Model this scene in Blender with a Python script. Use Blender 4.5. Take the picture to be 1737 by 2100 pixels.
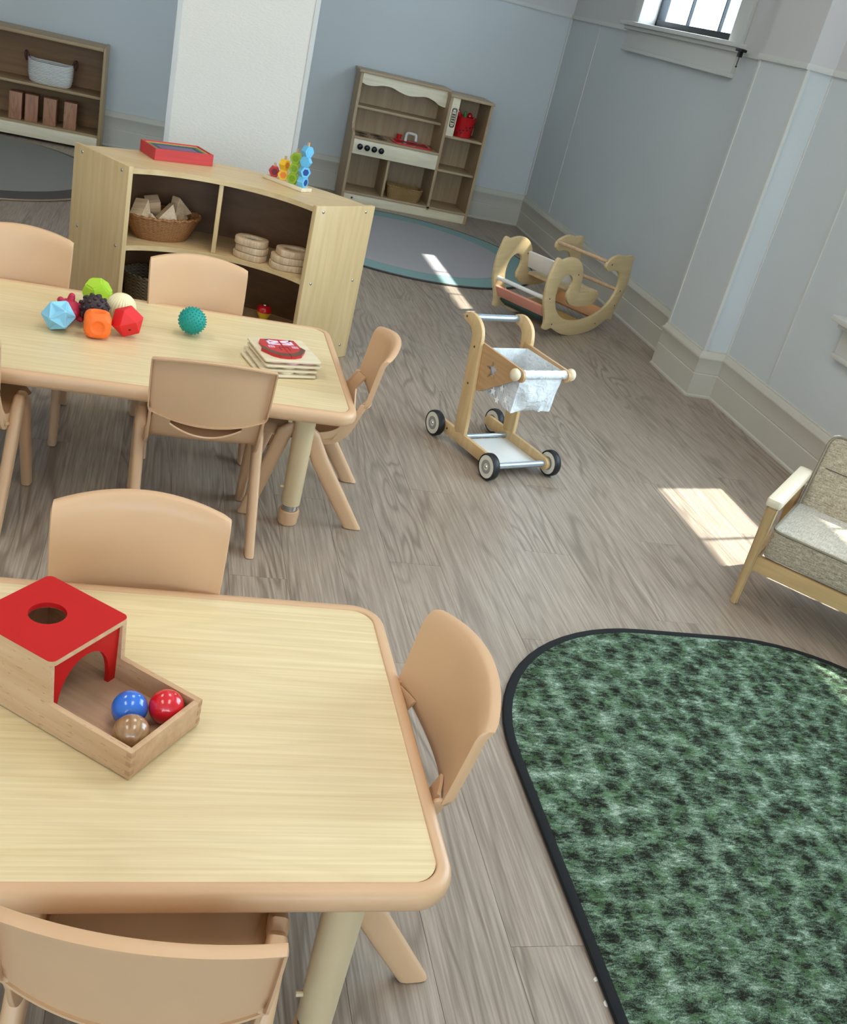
import bpy, bmesh, math, random
from mathutils import Vector, Matrix, noise as mnoise
random.seed(7)
PI = math.pi
SC = bpy.context.scene
COL = SC.collection
for o in list(bpy.data.objects): bpy.data.objects.remove(o)

# ------------------------------------------------------------------ camera
F_PX, YAW, PITCH, ROLL = 2070.24, 0.315939, 0.460937, -0.252427
CAM_H = 1.35
cy, sy, cp, sp = math.cos(YAW), math.sin(YAW), math.cos(PITCH), math.sin(PITCH)
fw = Vector((sy*cp, cy*cp, -sp)); rt = Vector((cy, -sy, 0)); dn = fw.cross(rt)
cr, sr = math.cos(ROLL), math.sin(ROLL)
r2 = rt*cr + dn*sr; d2 = dn*cr - rt*sr
cam_d = bpy.data.cameras.new('camera'); cam = bpy.data.objects.new('camera', cam_d); COL.objects.link(cam)
M = Matrix((( r2.x, -d2.x, -fw.x, 0), (r2.y, -d2.y, -fw.y, 0), (r2.z, -d2.z, -fw.z, CAM_H), (0, 0, 0, 1)))
cam.matrix_world = M
cam_d.sensor_fit = 'HORIZONTAL'; cam_d.sensor_width = 36.0; cam_d.lens = 36.0*F_PX/1737.0
cam_d.clip_start = 0.02
SC.camera = cam

# ------------------------------------------------------------------ light and exposure
SC.view_settings.view_transform = 'Standard'; SC.view_settings.look = 'None'
SC.view_settings.gamma = 1.0; SC.view_settings.use_curve_mapping = False
SC.view_settings.exposure = 0.0
world = bpy.data.worlds.new('sky'); SC.world = world; world.use_nodes = True
bg = world.node_tree.nodes['Background']; bg.inputs[0].default_value = (0.72, 0.86, 1.0, 1); bg.inputs[1].default_value = 10.6
SUN_DIR = Vector((-1.0, -0.235, -1.626)).normalized()
sl = bpy.data.lights.new('sun', 'SUN'); sl.energy = 15.0; sl.angle = math.radians(0.8); sl.color = (1.0, 0.95, 0.88)
so = bpy.data.objects.new('sun', sl); COL.objects.link(so); so.rotation_euler = SUN_DIR.to_track_quat('-Z', 'Y').to_euler()
so.location = (6, 3, 8)
def portal(loc, sx, sz, direction):
    l = bpy.data.lights.new('window_portal', 'AREA'); l.shape = 'RECTANGLE'; l.size = sx; l.size_y = sz
    l.cycles.is_portal = True
    o = bpy.data.objects.new('window_portal', l); COL.objects.link(o); o.location = loc
    o.rotation_euler = Vector(direction).to_track_quat('-Z', 'Y').to_euler()
    return o

# ------------------------------------------------------------------ helpers
def lin(c):
    return tuple(((v/255.0)/12.92 if v/255.0 <= 0.04045 else ((v/255.0+0.055)/1.055)**2.4) for v in c)
MATS = {}
class NT:
    def __init__(s, name):
        s.m = bpy.data.materials.new(name); s.m.use_nodes = True
        s.t = s.m.node_tree; s.n = s.t.nodes; s.p = s.n['Principled BSDF']; s.out = s.n['Material Output']
    def add(s, t, **kw):
        n = s.n.new(t)
        for k, v in kw.items():
            if k.startswith('i_'):
                n.inputs[int(k[2:]) if k[2:].isdigit() else k[2:].replace('_', ' ')].default_value = v
            else: setattr(n, k, v)
        return n
    def link(s, a, b): s.t.links.new(a, b)
    def coords(s, scale=(1, 1, 1), rnd=False):
        tc = s.add('ShaderNodeTexCoord'); mp = s.add('ShaderNodeMapping'); mp.inputs['Scale'].default_value = scale
        if rnd:
            oi = s.add('ShaderNodeObjectInfo'); mu = s.add('ShaderNodeVectorMath', operation='SCALE')
            cb = s.add('ShaderNodeCombineXYZ')
            for i in range(3): s.link(oi.outputs['Random'], cb.inputs[i])
            s.link(cb.outputs[0], mu.inputs[0]); mu.inputs['Scale'].default_value = 37.0
            ad = s.add('ShaderNodeVectorMath', operation='ADD')
            s.link(tc.outputs['Object'], ad.inputs[0]); s.link(mu.outputs[0], ad.inputs[1]); s.link(ad.outputs[0], mp.inputs[0])
        else: s.link(tc.outputs['Object'], mp.inputs[0])
        return mp.outputs[0]
    def noise(s, vec, scale, detail=4, rough=.55, dist=0):
        n = s.add('ShaderNodeTexNoise'); n.inputs['Scale'].default_value = scale; n.inputs['Detail'].default_value = detail
        n.inputs['Roughness'].default_value = rough; n.inputs['Distortion'].default_value = dist
        s.link(vec, n.inputs['Vector']); return n.outputs['Fac']
    def ramp(s, fac, stops):
        r = s.add('ShaderNodeValToRGB'); e = r.color_ramp.elements
        while len(e) < len(stops): e.new(0.5)
        for i, (p, c) in enumerate(stops):
            e[i].position = p; e[i].color = tuple(c)+(1,) if len(c) == 3 else c
        s.link(fac, r.inputs[0]); return r.outputs[0]
    def math(s, op, a, b=None):
        n = s.add('ShaderNodeMath', operation=op)
        for i, v in enumerate((a, b)):
            if v is None: continue
            if isinstance(v, (int, float)): n.inputs[i].default_value = v
            else: s.link(v, n.inputs[i])
        return n.outputs[0]
    def mix(s, fac, a, b, mode='MIX'):
        n = s.add('ShaderNodeMix', data_type='RGBA', blend_type=mode)
        for i, v in ((0, fac), (6, a), (7, b)):
            if isinstance(v, (int, float)): n.inputs[i].default_value = v
            elif isinstance(v, tuple): n.inputs[i].default_value = v+(1,) if len(v) == 3 else v
            else: s.link(v, n.inputs[i])
        return n.outputs[2]
    def bump(s, h, strength=.2, dist=.002):
        b = s.add('ShaderNodeBump'); b.inputs['Strength'].default_value = strength; b.inputs['Distance'].default_value = dist
        s.link(h, b.inputs['Height']); s.link(b.outputs[0], s.p.inputs['Normal'])
    def base(s, c):
        if isinstance(c, tuple): s.p.inputs['Base Color'].default_value = c+(1,)
        else: s.link(c, s.p.inputs['Base Color'])
    def rough(s, r): s.p.inputs['Roughness'].default_value = r

def plain(name, c, rough=.5, metal=0, bump=0, bscale=300, coat=0, var=0.04):
    if name in MATS: return MATS[name]
    t = NT(name); v = t.coords()
    cl = lin(c)
    if var:
        f = t.noise(v, 9, 3); t.base(t.ramp(f, [(.3, tuple(x*(1-var) for x in cl)), (.7, tuple(min(1, x*(1+var)) for x in cl))]))
    else: t.base(cl)
    t.rough(rough); t.p.inputs['Metallic'].default_value = metal
    if coat: t.p.inputs['Coat Weight'].default_value = coat; t.p.inputs['Coat Roughness'].default_value = .08
    if bump: t.bump(t.noise(v, bscale, 2), bump, .001)
    MATS[name] = t.m; return t.m

def wood(name, light, dark, axis=0, rough=.42, fine=70, along=4, lines=.35, rnd=False, fleck=0, wide=7):
    if name in MATS: return MATS[name]
    t = NT(name)
    sc = [fine]*3; sc[axis] = along
    v = t.coords(tuple(sc), rnd)
    f = t.noise(v, 1, 5, .6)
    sc2 = [wide]*3; sc2[axis] = wide*.12
    v2 = t.coords(tuple(sc2), rnd)
    g = t.noise(v2, 1, 2, .45, .3)
    s = t.math('SINE', t.math('MULTIPLY', g, 60.0))
    s = t.math('POWER', t.math('ADD', t.math('MULTIPLY', s, .5), .5), 2.0)
    L, D = lin(light), lin(dark)
    c = t.ramp(f, [(.28, D), (.72, L)])
    c = t.mix(t.math('MULTIPLY', s, lines), c, tuple(x*.82 for x in D))
    if fleck:
        sc3 = [260]*3; sc3[axis] = 55
        fl = t.noise(t.coords(tuple(sc3), rnd), 1, 1)
        c = t.mix(t.math('MULTIPLY', t.math('GREATER_THAN', fl, .66), fleck), c, tuple(x*.55 for x in D))
    t.base(c); t.rough(rough); t.bump(f, .05, .001)
    MATS[name] = t.m; return t.m

def obj(name, bm, m, parent=None, smooth=30, kind=None):
    bmesh.ops.recalc_face_normals(bm, faces=bm.faces)
    me = bpy.data.meshes.new(name); bm.to_mesh(me); bm.free()
    if m is not None: me.materials.append(m)
    if smooth:
        me.shade_smooth(); me.set_sharp_from_angle(angle=math.radians(smooth))
    o = bpy.data.objects.new(name, me); COL.objects.link(o)
    if parent is not None: o.parent = parent
    if kind: o['kind'] = kind
    return o
def thing(name, label, cat, loc=(0, 0, 0), rotz=0, group=None):
    o = bpy.data.objects.new(name, None); COL.objects.link(o); o.empty_display_size = .05
    o.location = loc; o.rotation_euler = (0, 0, rotz); o['label'] = label; o['category'] = cat
    if group: o['group'] = group
    return o
def tag(o, label, cat, group=None, kind=None):
    o['label'] = label; o['category'] = cat
    if group: o['group'] = group
    if kind: o['kind'] = kind
    return o
def struct(name, bm, m, parent=None, smooth=30, label=None):
    o = obj(name, bm, m, parent, smooth)
    if parent is None:
        o['kind'] = 'structure'
        if label: o['label'] = label
    return o
def copy_tree(o, parent=None):
    c = o.copy(); COL.objects.link(c); c.parent = parent
    for ch in list(o.children): copy_tree(ch, c)
    return c
def NB(): return bmesh.new()
def T(x, y, z): return Matrix.Translation((x, y, z))
def RX(a): return Matrix.Rotation(a, 4, 'X')
def RY(a): return Matrix.Rotation(a, 4, 'Y')
def RZ(a): return Matrix.Rotation(a, 4, 'Z')
def box(bm, lo, hi, bev=0, M=None, seg=2):
    tb = bmesh.new() if bev else bm
    g = bmesh.ops.create_cube(tb, size=1.0)
    c = [(a+b)/2 for a, b in zip(lo, hi)]; s = [abs(b-a) for a, b in zip(lo, hi)]
    for v in g['verts']: v.co = Vector((v.co.x*s[0]+c[0], v.co.y*s[1]+c[1], v.co.z*s[2]+c[2]))
    if bev:
        bmesh.ops.bevel(tb, geom=list(tb.edges), offset=min(bev, min(s)*.49), segments=seg, affect='EDGES', profile=.6)
        if M is not None: bmesh.ops.transform(tb, matrix=M, verts=tb.verts)
        me = bpy.data.meshes.new('t'); tb.to_mesh(me); tb.free(); bm.from_mesh(me); bpy.data.meshes.remove(me)
    elif M is not None: bmesh.ops.transform(bm, matrix=M, verts=g['verts'])
    return bm
def cyl(bm, p0, p1, r0, r1=None, seg=24, caps=True):
    r1 = r0 if r1 is None else r1
    p0, p1 = Vector(p0), Vector(p1); d = p1-p0
    m = Matrix.Translation((p0+p1)/2) @ d.to_track_quat('Z', 'Y').to_matrix().to_4x4()
    bmesh.ops.create_cone(bm, cap_ends=caps, segments=seg, radius1=r0, radius2=r1, depth=d.length, matrix=m)
    return bm
def sphere(bm, c, r, scale=(1, 1, 1), u=24, v=14, M=None):
    m = Matrix.Translation(c) @ (M or Matrix()) @ Matrix.Diagonal((scale[0], scale[1], scale[2], 1))
    bmesh.ops.create_uvsphere(bm, u_segments=u, v_segments=v, radius=r, matrix=m); return bm
def tube(bm, pts, r, seg=8, closed=False, squash=None):
    pts = [Vector(p) for p in pts]; n = len(pts); rings = []
    up = Vector((0, 0, 1)); prev = None
    for i in range(n):
        a = pts[i-1] if (i or closed) else pts[0]; b = pts[(i+1) % n] if (i < n-1 or closed) else pts[-1]
        d = (b-a).normalized()
        if prev is None:
            s = d.cross(up)
            if s.length < .05: s = d.cross(Vector((1, 0, 0)))
            s.normalize()
        else:
            s = (prev - d*prev.dot(d)).normalized()
        prev = s; q = s.cross(d)
        rr = r[i] if isinstance(r, (list, tuple)) else r
        rings.append([bm.verts.new(pts[i] + s*math.cos(t*2*PI/seg)*rr + q*math.sin(t*2*PI/seg)*rr*(squash or 1)) for t in range(seg)])
    for i in range(n if closed else n-1):
        A, B = rings[i], rings[(i+1) % n]
        for t in range(seg): bm.faces.new((A[t], A[(t+1) % seg], B[(t+1) % seg], B[t]))
    if not closed: bm.faces.new(rings[0]); bm.faces.new(rings[-1])
    return bm
def lathe(bm, prof, c=(0, 0, 0), seg=32, sx=1, sy=1, M=None):
    rings = []; new = []
    for r, z in prof:
        if r < 1e-6: vs = [bm.verts.new((c[0], c[1], c[2]+z))]
        else: vs = [bm.verts.new((c[0]+r*sx*math.cos(t*2*PI/seg), c[1]+r*sy*math.sin(t*2*PI/seg), c[2]+z)) for t in range(seg)]
        rings.append(vs); new += vs
    for A, B in zip(rings, rings[1:]):
        for t in range(seg):
            u = (t+1) % seg
            if len(A) == 1 and len(B) == 1: continue
            if len(A) == 1: bm.faces.new((A[0], B[t], B[u]))
            elif len(B) == 1: bm.faces.new((A[t], A[u], B[0]))
            else: bm.faces.new((A[t], A[u], B[u], B[t]))
    if M is not None: bmesh.ops.transform(bm, matrix=M, verts=new)
    return bm
def prism(bm, outline, t, M=None, holes=(), bev=0):
    tb = bmesh.new()
    loops = [list(outline)] + [list(h) for h in holes]; edges = []
    for lp in loops:
        vs = [tb.verts.new((p[0], p[1], 0)) for p in lp]
        for i in range(len(vs)): edges.append(tb.edges.new((vs[i], vs[(i+1) % len(vs)])))
    if len(loops) == 1 and len(outline) <= 64 and not bev:
        tb.faces.new([v for v in tb.verts])
    else:
        bmesh.ops.triangle_fill(tb, use_beauty=True, use_dissolve=False, edges=edges)
    r = bmesh.ops.extrude_face_region(tb, geom=list(tb.faces))
    ev = [e for e in r['geom'] if isinstance(e, bmesh.types.BMVert)]
    bmesh.ops.translate(tb, verts=ev, vec=(0, 0, t))
    bmesh.ops.recalc_face_normals(tb, faces=tb.faces)
    if bev:
        ge = [e for e in tb.edges if len(e.link_faces) == 2 and abs(e.verts[0].co.z-e.verts[1].co.z) < 1e-7 and
              abs(e.link_faces[0].normal.z - e.link_faces[1].normal.z) > .5]
        bmesh.ops.bevel(tb, geom=ge, offset=bev, segments=2, affect='EDGES', profile=.5)
    if M is not None: bmesh.ops.transform(tb, matrix=M, verts=tb.verts)
    me = bpy.data.meshes.new('t'); tb.to_mesh(me); tb.free(); bm.from_mesh(me); bpy.data.meshes.remove(me)
    return bm
def rrect(x0, y0, x1, y1, r, n=6):
    P = []
    for cx, cyy, a0 in ((x1-r, y0+r, -90), (x1-r, y1-r, 0), (x0+r, y1-r, 90), (x0+r, y0+r, 180)):
        for i in range(n+1):
            a = math.radians(a0+90*i/n); P.append((cx+r*math.cos(a), cyy+r*math.sin(a)))
    return P
def circle(cx, cyy, r, n=32, ry=None):
    return [(cx+r*math.cos(2*PI*i/n), cyy+(ry or r)*math.sin(2*PI*i/n)) for i in range(n)]
def arc(cx, cyy, r, a0, a1, n):
    return [(cx+r*math.cos(math.radians(a0+(a1-a0)*i/n)), cyy+r*math.sin(math.radians(a0+(a1-a0)*i/n))) for i in range(n+1)]
def star(cx, cyy, R, r, n=5, a0=90):
    return [(cx+(R if i % 2 == 0 else r)*math.cos(math.radians(a0+180*i/n)), cyy+(R if i % 2 == 0 else r)*math.sin(math.radians(a0+180*i/n))) for i in range(2*n)]
def catmull(P, k=4, closed=True):
    n = len(P); out = []
    for i in range(n if closed else n-1):
        p0, p1, p2, p3 = (P[(i+j-1) % n] if closed else P[min(max(i+j-1, 0), n-1)] for j in range(4))
        for s in range(k):
            t = s/k
            out.append(tuple(.5*((2*b)+(-a+c)*t+(2*a-5*b+4*c-d)*t*t+(-a+3*b-3*c+d)*t**3) for a, b, c, d in zip(p0, p1, p2, p3)))
    if not closed: out.append(tuple(P[-1]))
    return out
def sweep(bm, path, prof, closed=False):
    """mitred sweep: path in xy, profile (d,z) with d to the left of travel"""
    n = len(path); P = [Vector((p[0], p[1])) for p in path]; rows = []
    for i in range(n):
        dirs = []
        if i > 0: dirs.append((P[i]-P[i-1]).normalized())
        if i < n-1: dirs.append((P[i+1]-P[i]).normalized())
        ns = [Vector((-d.y, d.x)) for d in dirs]
        if len(ns) == 2:
            mdir = (ns[0]+ns[1]).normalized(); k = 1/max(.2, mdir.dot(ns[0])); nn = mdir*k
        else: nn = ns[0]
        rows.append([bm.verts.new((P[i].x+nn.x*d, P[i].y+nn.y*d, z)) for d, z in prof])
    for A, B in zip(rows, rows[1:]):
        for j in range(len(prof)-1): bm.faces.new((A[j], A[j+1], B[j+1], B[j]))
    for R_ in (rows[0], rows[-1]):
        try: bm.faces.new(R_)
        except Exception: pass
    return bm

# ------------------------------------------------------------------ materials
def floor_mat():
    t = NT('vinyl_plank')
    v = t.coords((9.0, 1.1, 1), True)
    g = t.noise(v, 1.0, 2, .4, .5)
    s = t.math('SINE', t.math('MULTIPLY', g, 75.0))
    s = t.math('POWER', t.math('ADD', t.math('MULTIPLY', s, .5), .5), 3.0)
    mask = t.ramp(t.noise(t.coords((5, .6, 1), True), 1, 2), [(.40, (.12, .12, .12)), (.58, (1, 1, 1))])
    f = t.noise(t.coords((190, 5, 1), True), 1, 5, .62)
    b = t.noise(t.coords((26, 1.6, 1), True), 1, 4, .6)
    c = t.ramp(f, [(.28, lin((122, 105, 90))), (.72, lin((190, 173, 155)))])
    c = t.mix(t.math('MULTIPLY', b, .40), c, lin((152, 135, 118)))
    c = t.mix(t.math('MULTIPLY', t.math('MULTIPLY', s, mask), .62), c, lin((100, 84, 70)))
    oi = t.add('ShaderNodeObjectInfo')
    c = t.mix(t.math('MULTIPLY', oi.outputs['Random'], .16), c, lin((128, 112, 96)))
    t.base(c); t.rough(.36); t.bump(f, .06, .001)
    t.p.inputs['Specular IOR Level'].default_value = .6
    return t.m
M_FLOOR = floor_mat()
def paint(name, c, bscale=180, b=.06, rough=.6):
    t = NT(name); v = t.coords(); f = t.noise(v, 1.2, 2); cl = lin(c)
    t.base(t.ramp(f, [(.3, tuple(x*.97 for x in cl)), (.7, tuple(x*1.02 for x in cl))])); t.rough(rough)
    t.bump(t.noise(v, bscale, 3), b, .001); return t.m
M_WLOW = paint('grey_wall_panel', (200, 203, 202))
M_WUP = paint('warm_grey_paint', (202, 197, 194))
M_TRIM = paint('trim_paint', (206, 204, 197), rough=.4)
M_BASE = paint('baseboard_paint', (200, 194, 180), rough=.4)
M_CEIL = paint('ceiling_paint', (228, 228, 226))
def column_mat():
    t = NT('textured_white_wallcovering'); 
    f = t.noise(t.coords((70, 70, 190)), 1, 4, .6); t.base(lin((226, 219, 206))); t.rough(.65); t.bump(f, .55, .004); return t.m
M_COL = column_mat()
M_PEACH = plain('peach_plastic', (208, 167, 127), .42, bump=.04, bscale=900, var=.02)
M_LAM = wood('maple_laminate', (232, 212, 168), (216, 190, 140), 0, .36, fine=170, along=2.0, lines=.20, wide=11)
M_BEIGE = plain('beige_metal_tube', (206, 182, 142), .38)
M_CHROME = plain('chrome', (200, 200, 200), .15, 1, var=0)
M_STEEL = plain('satin_aluminium', (176, 190, 200), .3, .7, var=0)
M_BIRCH_Z = wood('birch_ply_upright', (219, 190, 142), (201, 168, 116), 2, .4, fine=38, along=2.2, lines=.12)
M_BIRCH_X = wood('birch_ply_level', (222, 193, 146), (203, 171, 120), 0, .4, fine=38, along=2.2, lines=.12)
M_BIRCH_IN = wood('shaded_back', (116, 80, 46), (96, 64, 34), 0, .5, fine=38, along=2.2, lines=.1)  # shade of the bays put into the back panel's brown
M_EDGE = wood('ply_edge', (206, 180, 138), (176, 146, 104), 0, .5, fine=260, along=3, lines=.1)
M_PALE = wood('pale_ply', (234, 219, 188), (220, 200, 162), 0, .4, fine=45, along=3, lines=.15)
M_PALE_Z = wood('pale_ply_upright', (232, 214, 178), (216, 194, 152), 2, .4, fine=45, along=3, lines=.15)
M_BEECH = wood('beech', (214, 180, 142), (192, 152, 112), 0, .45, fine=60, along=4, lines=.15, fleck=.45)
M_BEECH_P = wood('beech_plain', (214, 178, 140), (190, 150, 112), 0, .4, fine=60, along=4, lines=.2)
M_PINE = wood('pine_block', (226, 200, 166), (202, 168, 128), 2, .5, fine=60, along=5, lines=.5, rnd=True, wide=26)
M_REDWOOD = wood('fir_block', (190, 140, 108), (164, 110, 80), 2, .5, fine=70, along=6, lines=.6, rnd=True, wide=22)
M_WHITE = plain('white_paint', (236, 234, 228), .4)
M_BLACK = plain('black_rubber', (22, 22, 24), .5, var=0)
M_BLACKG = plain('black_plastic', (14, 14, 16), .3, var=0)
M_REDP = plain('red_lacquer', (188, 20, 17), .55, var=.02); M_REDP.node_tree.nodes['Principled BSDF'].inputs['Specular IOR Level'].default_value = .25
M_GLOSSR = plain('red_gloss', (214, 26, 38), .18, coat=.6, var=0)
M_GLOSSB = plain('blue_gloss', (48, 112, 208), .18, coat=.6, var=0)
M_SCREW = plain('screw_steel', (190, 186, 176), .25, .9, var=0)
M_GLASS = None
def glass():
    t = NT('window_glass'); t.n.remove(t.p)
    tr = t.add('ShaderNodeBsdfTransparent'); gl = t.add('ShaderNodeBsdfGlossy'); gl.inputs['Roughness'].default_value = .02
    tr.inputs[0].default_value = (.93, .97, .98, 1)
    mx = t.add('ShaderNodeMixShader'); mx.inputs[0].default_value = .05
    t.link(tr.outputs[0], mx.inputs[1]); t.link(gl.outputs[0], mx.inputs[2]); t.link(mx.outputs[0], t.out.inputs[0]); return t.m
M_GLASS = glass()
def blind():
    t = NT('blind_fabric'); t.n.remove(t.p)
    a = t.add('ShaderNodeBsdfDiffuse'); b = t.add('ShaderNodeBsdfTranslucent'); a.inputs[0].default_value = (.8, .8, .78, 1); b.inputs[0].default_value = (.8, .8, .78, 1)
    mx = t.add('ShaderNodeMixShader'); mx.inputs[0].default_value = .25
    t.link(a.outputs[0], mx.inputs[1]); t.link(b.outputs[0], mx.inputs[2]); t.link(mx.outputs[0], t.out.inputs[0]); return t.m
M_BLIND = blind()

# ------------------------------------------------------------------ room shell
XW, YB, YF, XL, ZC = 2.56, 7.36, -5.0, -3.3, 2.9      # right, back, front (behind camera), left, ceiling
WT = 0.24
RAIL = 1.445
fl = struct('floor', box(NB(), (XL-.2, YF-.2, -.12), (XW+.2, YB+.2, -.004)), M_FLOOR, label='grey-brown wood-look vinyl plank floor')
PW, PL, GAP = .145, 1.22, .00035
def plank_mesh(l, w):
    bm = NB(); box(bm, (-w/2+GAP, -l/2+GAP, -.004), (w/2-GAP, l/2-GAP, 0)); return bm
pm = bpy.data.meshes.new('plank'); b_ = plank_mesh(PL, PW); b_.to_mesh(pm); b_.free(); pm.materials.append(M_FLOOR)
nx = int((XW+1.9)/PW)+1
for i in range(nx):
    x = 1.1925 - PW*round((1.1925+1.9)/PW) + i*PW
    if x + PW/2 > XW+.06: break
    off = (i*0.37 % 1.0)*PL
    y = .25-PL + off
    while y < YB:
        l0, l1 = max(y, 0.0), min(y+PL, YB)
        if l1-l0 > .05 and l1 > .25:
            full = (l1-l0) > PL-.001
            if full: me = pm
            else:
                me = bpy.data.meshes.new('plank'); b_ = plank_mesh(l1-l0, PW); b_.to_mesh(me); b_.free(); me.materials.append(M_FLOOR)
            o = bpy.data.objects.new('plank', me); COL.objects.link(o); o.parent = fl; o.location = (x, (l0+l1)/2, 0)
        y += PL
# planks outside the view: one strip object
bm = NB()
for i in range(60):
    x0 = XL + i*PW
    box(bm, (x0+GAP, YF, -.004), (min(x0+PW, XW)-GAP, .245, -.0005))
    if x0+PW >= XW: break
o = obj('plank_strip', bm, M_FLOOR, fl, 0); o['kind'] = 'stuff'

def wall_rects(u0, u1, z0, z1, holes):
    """rectangles covering a wall minus holes (u0,u1,z0,z1)"""
    holes = [(max(h[0], u0), min(h[1], u1), max(h[2], z0), min(h[3], z1)) for h in holes if h[2] < z1 and h[3] > z0]
    us = sorted({u0, u1, *[h[0] for h in holes], *[h[1] for h in holes]}); zs = sorted({z0, z1, *[h[2] for h in holes], *[h[3] for h in holes]})
    out = []
    for a, b in zip(us, us[1:]):
        for c, d in zip(zs, zs[1:]):
            m = ((a+b)/2, (c+d)/2)
            if not any(h[0] < m[0] < h[1] and h[2] < m[1] < h[3] for h in holes): out.append((a, b, c, d))
    return out
W1 = (4.985, 6.175, 1.485, 2.55)      # far window opening on right wall (y0,y1,z0,z1)
W2 = (1.25, 3.20, 0.64, 2.35)         # near window opening
bm = NB()
for a, b, c, d in wall_rects(YF, YB+.2, RAIL, ZC, [W1, W2]): box(bm, (XW, a, c), (XW+WT, b, d))
struct('wall_right', bm, M_WUP, smooth=0, label='grey right wall with windows')
bm = NB()
for a, b, c, d in wall_rects(YF, YB+.2, 0, RAIL, [W2]): box(bm, (XW, a, c), (XW+WT, b, d))
struct('wall_right_lower', bm, M_WLOW, smooth=0, label='cool grey lower panelling of the right wall')
struct('wall_back', box(NB(), (XL, YB, RAIL), (XW, YB+.2, ZC)), M_WUP, smooth=0, label='grey upper back wall')
struct('wall_back_lower', box(NB(), (XL, YB, 0), (XW, YB+.2, RAIL)), M_WLOW, smooth=0, label='blue-grey lower back wall')
struct('wall_left', box(NB(), (XL-.2, YF, 0), (XL, YB+.2, ZC)), M_WLOW, smooth=0)
W3 = (-3.0, -.5, .8, 2.7); W4 = (-.2, 2.3, .8, 2.7)
bm = NB()
for a, b, c, d in wall_rects(XL, XW, 0, ZC, [W3, W4]): box(bm, (a, YF-.2, c), (b, YF, d))
struct('wall_front', bm, M_WLOW, smooth=0)
struct('ceiling', box(NB(), (XL-.2, YF-.2, ZC), (XW+.2, YB+.2, ZC+.1)), M_CEIL, smooth=0)

# pilaster
PX, PY0, PY1 = 2.437, 4.05, 4.44
bm = NB(); box(bm, (PX, PY0, 0), (XW, PY1, RAIL)); pil = struct('wall_pilaster', bm, M_WLOW, smooth=0, label='square grey pilaster standing out from the right wall')
obj('upper_shaft', box(NB(), (PX, PY0, RAIL), (XW, PY1, ZC)), M_WUP, pil, 0)
for x, y in ((PX, PY0), (PX, PY1), (XW, PY0)):
    s = .011
    obj('corner_bead', box(NB(), (x-.004, y-s/2-.004 if y == PY0 else y-s/2, .22), (x+s, y+s/2 if y == PY0 else y+s/2+.004, RAIL)), M_TRIM, pil)
# chair rail (thin flat strip)
rp = [(0, RAIL-.012), (.012, RAIL-.012), (.014, RAIL), (.012, RAIL+.012), (0, RAIL+.012)]
right_path = [(XW, YB), (XW, PY1), (PX, PY1), (PX, PY0), (XW, PY0), (XW, 3.4)]
# travel from back to front along right wall: left of travel (-y dir) is +x, so use negative offsets
neg = lambda pr: [(-d, z) for d, z in pr]
struct('trim_1', sweep(NB(), right_path, neg(rp)), M_TRIM, label='thin grey rail along the right wall')
struct('trim_2', sweep(NB(), [(-3.3, YB), (XW, YB)], neg(rp)), M_TRIM, label='thin grey rail along the back wall')
# vertical seam battens
k = 3
for (y,) in ((6.79,), (3.665,)):
    struct('trim_%d' % k, box(NB(), (XW-.004, y-.006, .23), (XW, y+.006, RAIL-.012), .001), M_TRIM, label='thin vertical joint strip on the grey wall'); k += 1
struct('trim_%d' % k, box(NB(), (XW-.012, YB-.014, .23), (XW-.0, YB, RAIL), .003), M_TRIM, label='pale corner strip between back and right wall')
# baseboards
bp = [(0, 0), (.024, 0), (.024, .008), (.018, .014), (.018, .112), (.015, .115), (.015, .118), (.017, .120), (.017, .182), (.021, .187), (.021, .196), (.013, .205), (.010, .217), (.008, .219), (.008, .224), (0, .226)]
bp = [(d*.9, z) for d, z in bp]
struct('baseboard_right', sweep(NB(), right_path[:-1]+[(XW, YF)], neg(bp)), M_BASE, smooth=40, label='tall cream moulded baseboard along the right wall')
struct('baseboard_back', sweep(NB(), [(XL, YB), (XW, YB)], neg(bp)), M_BASE, smooth=40, label='tall cream moulded baseboard along the back wall')

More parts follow.
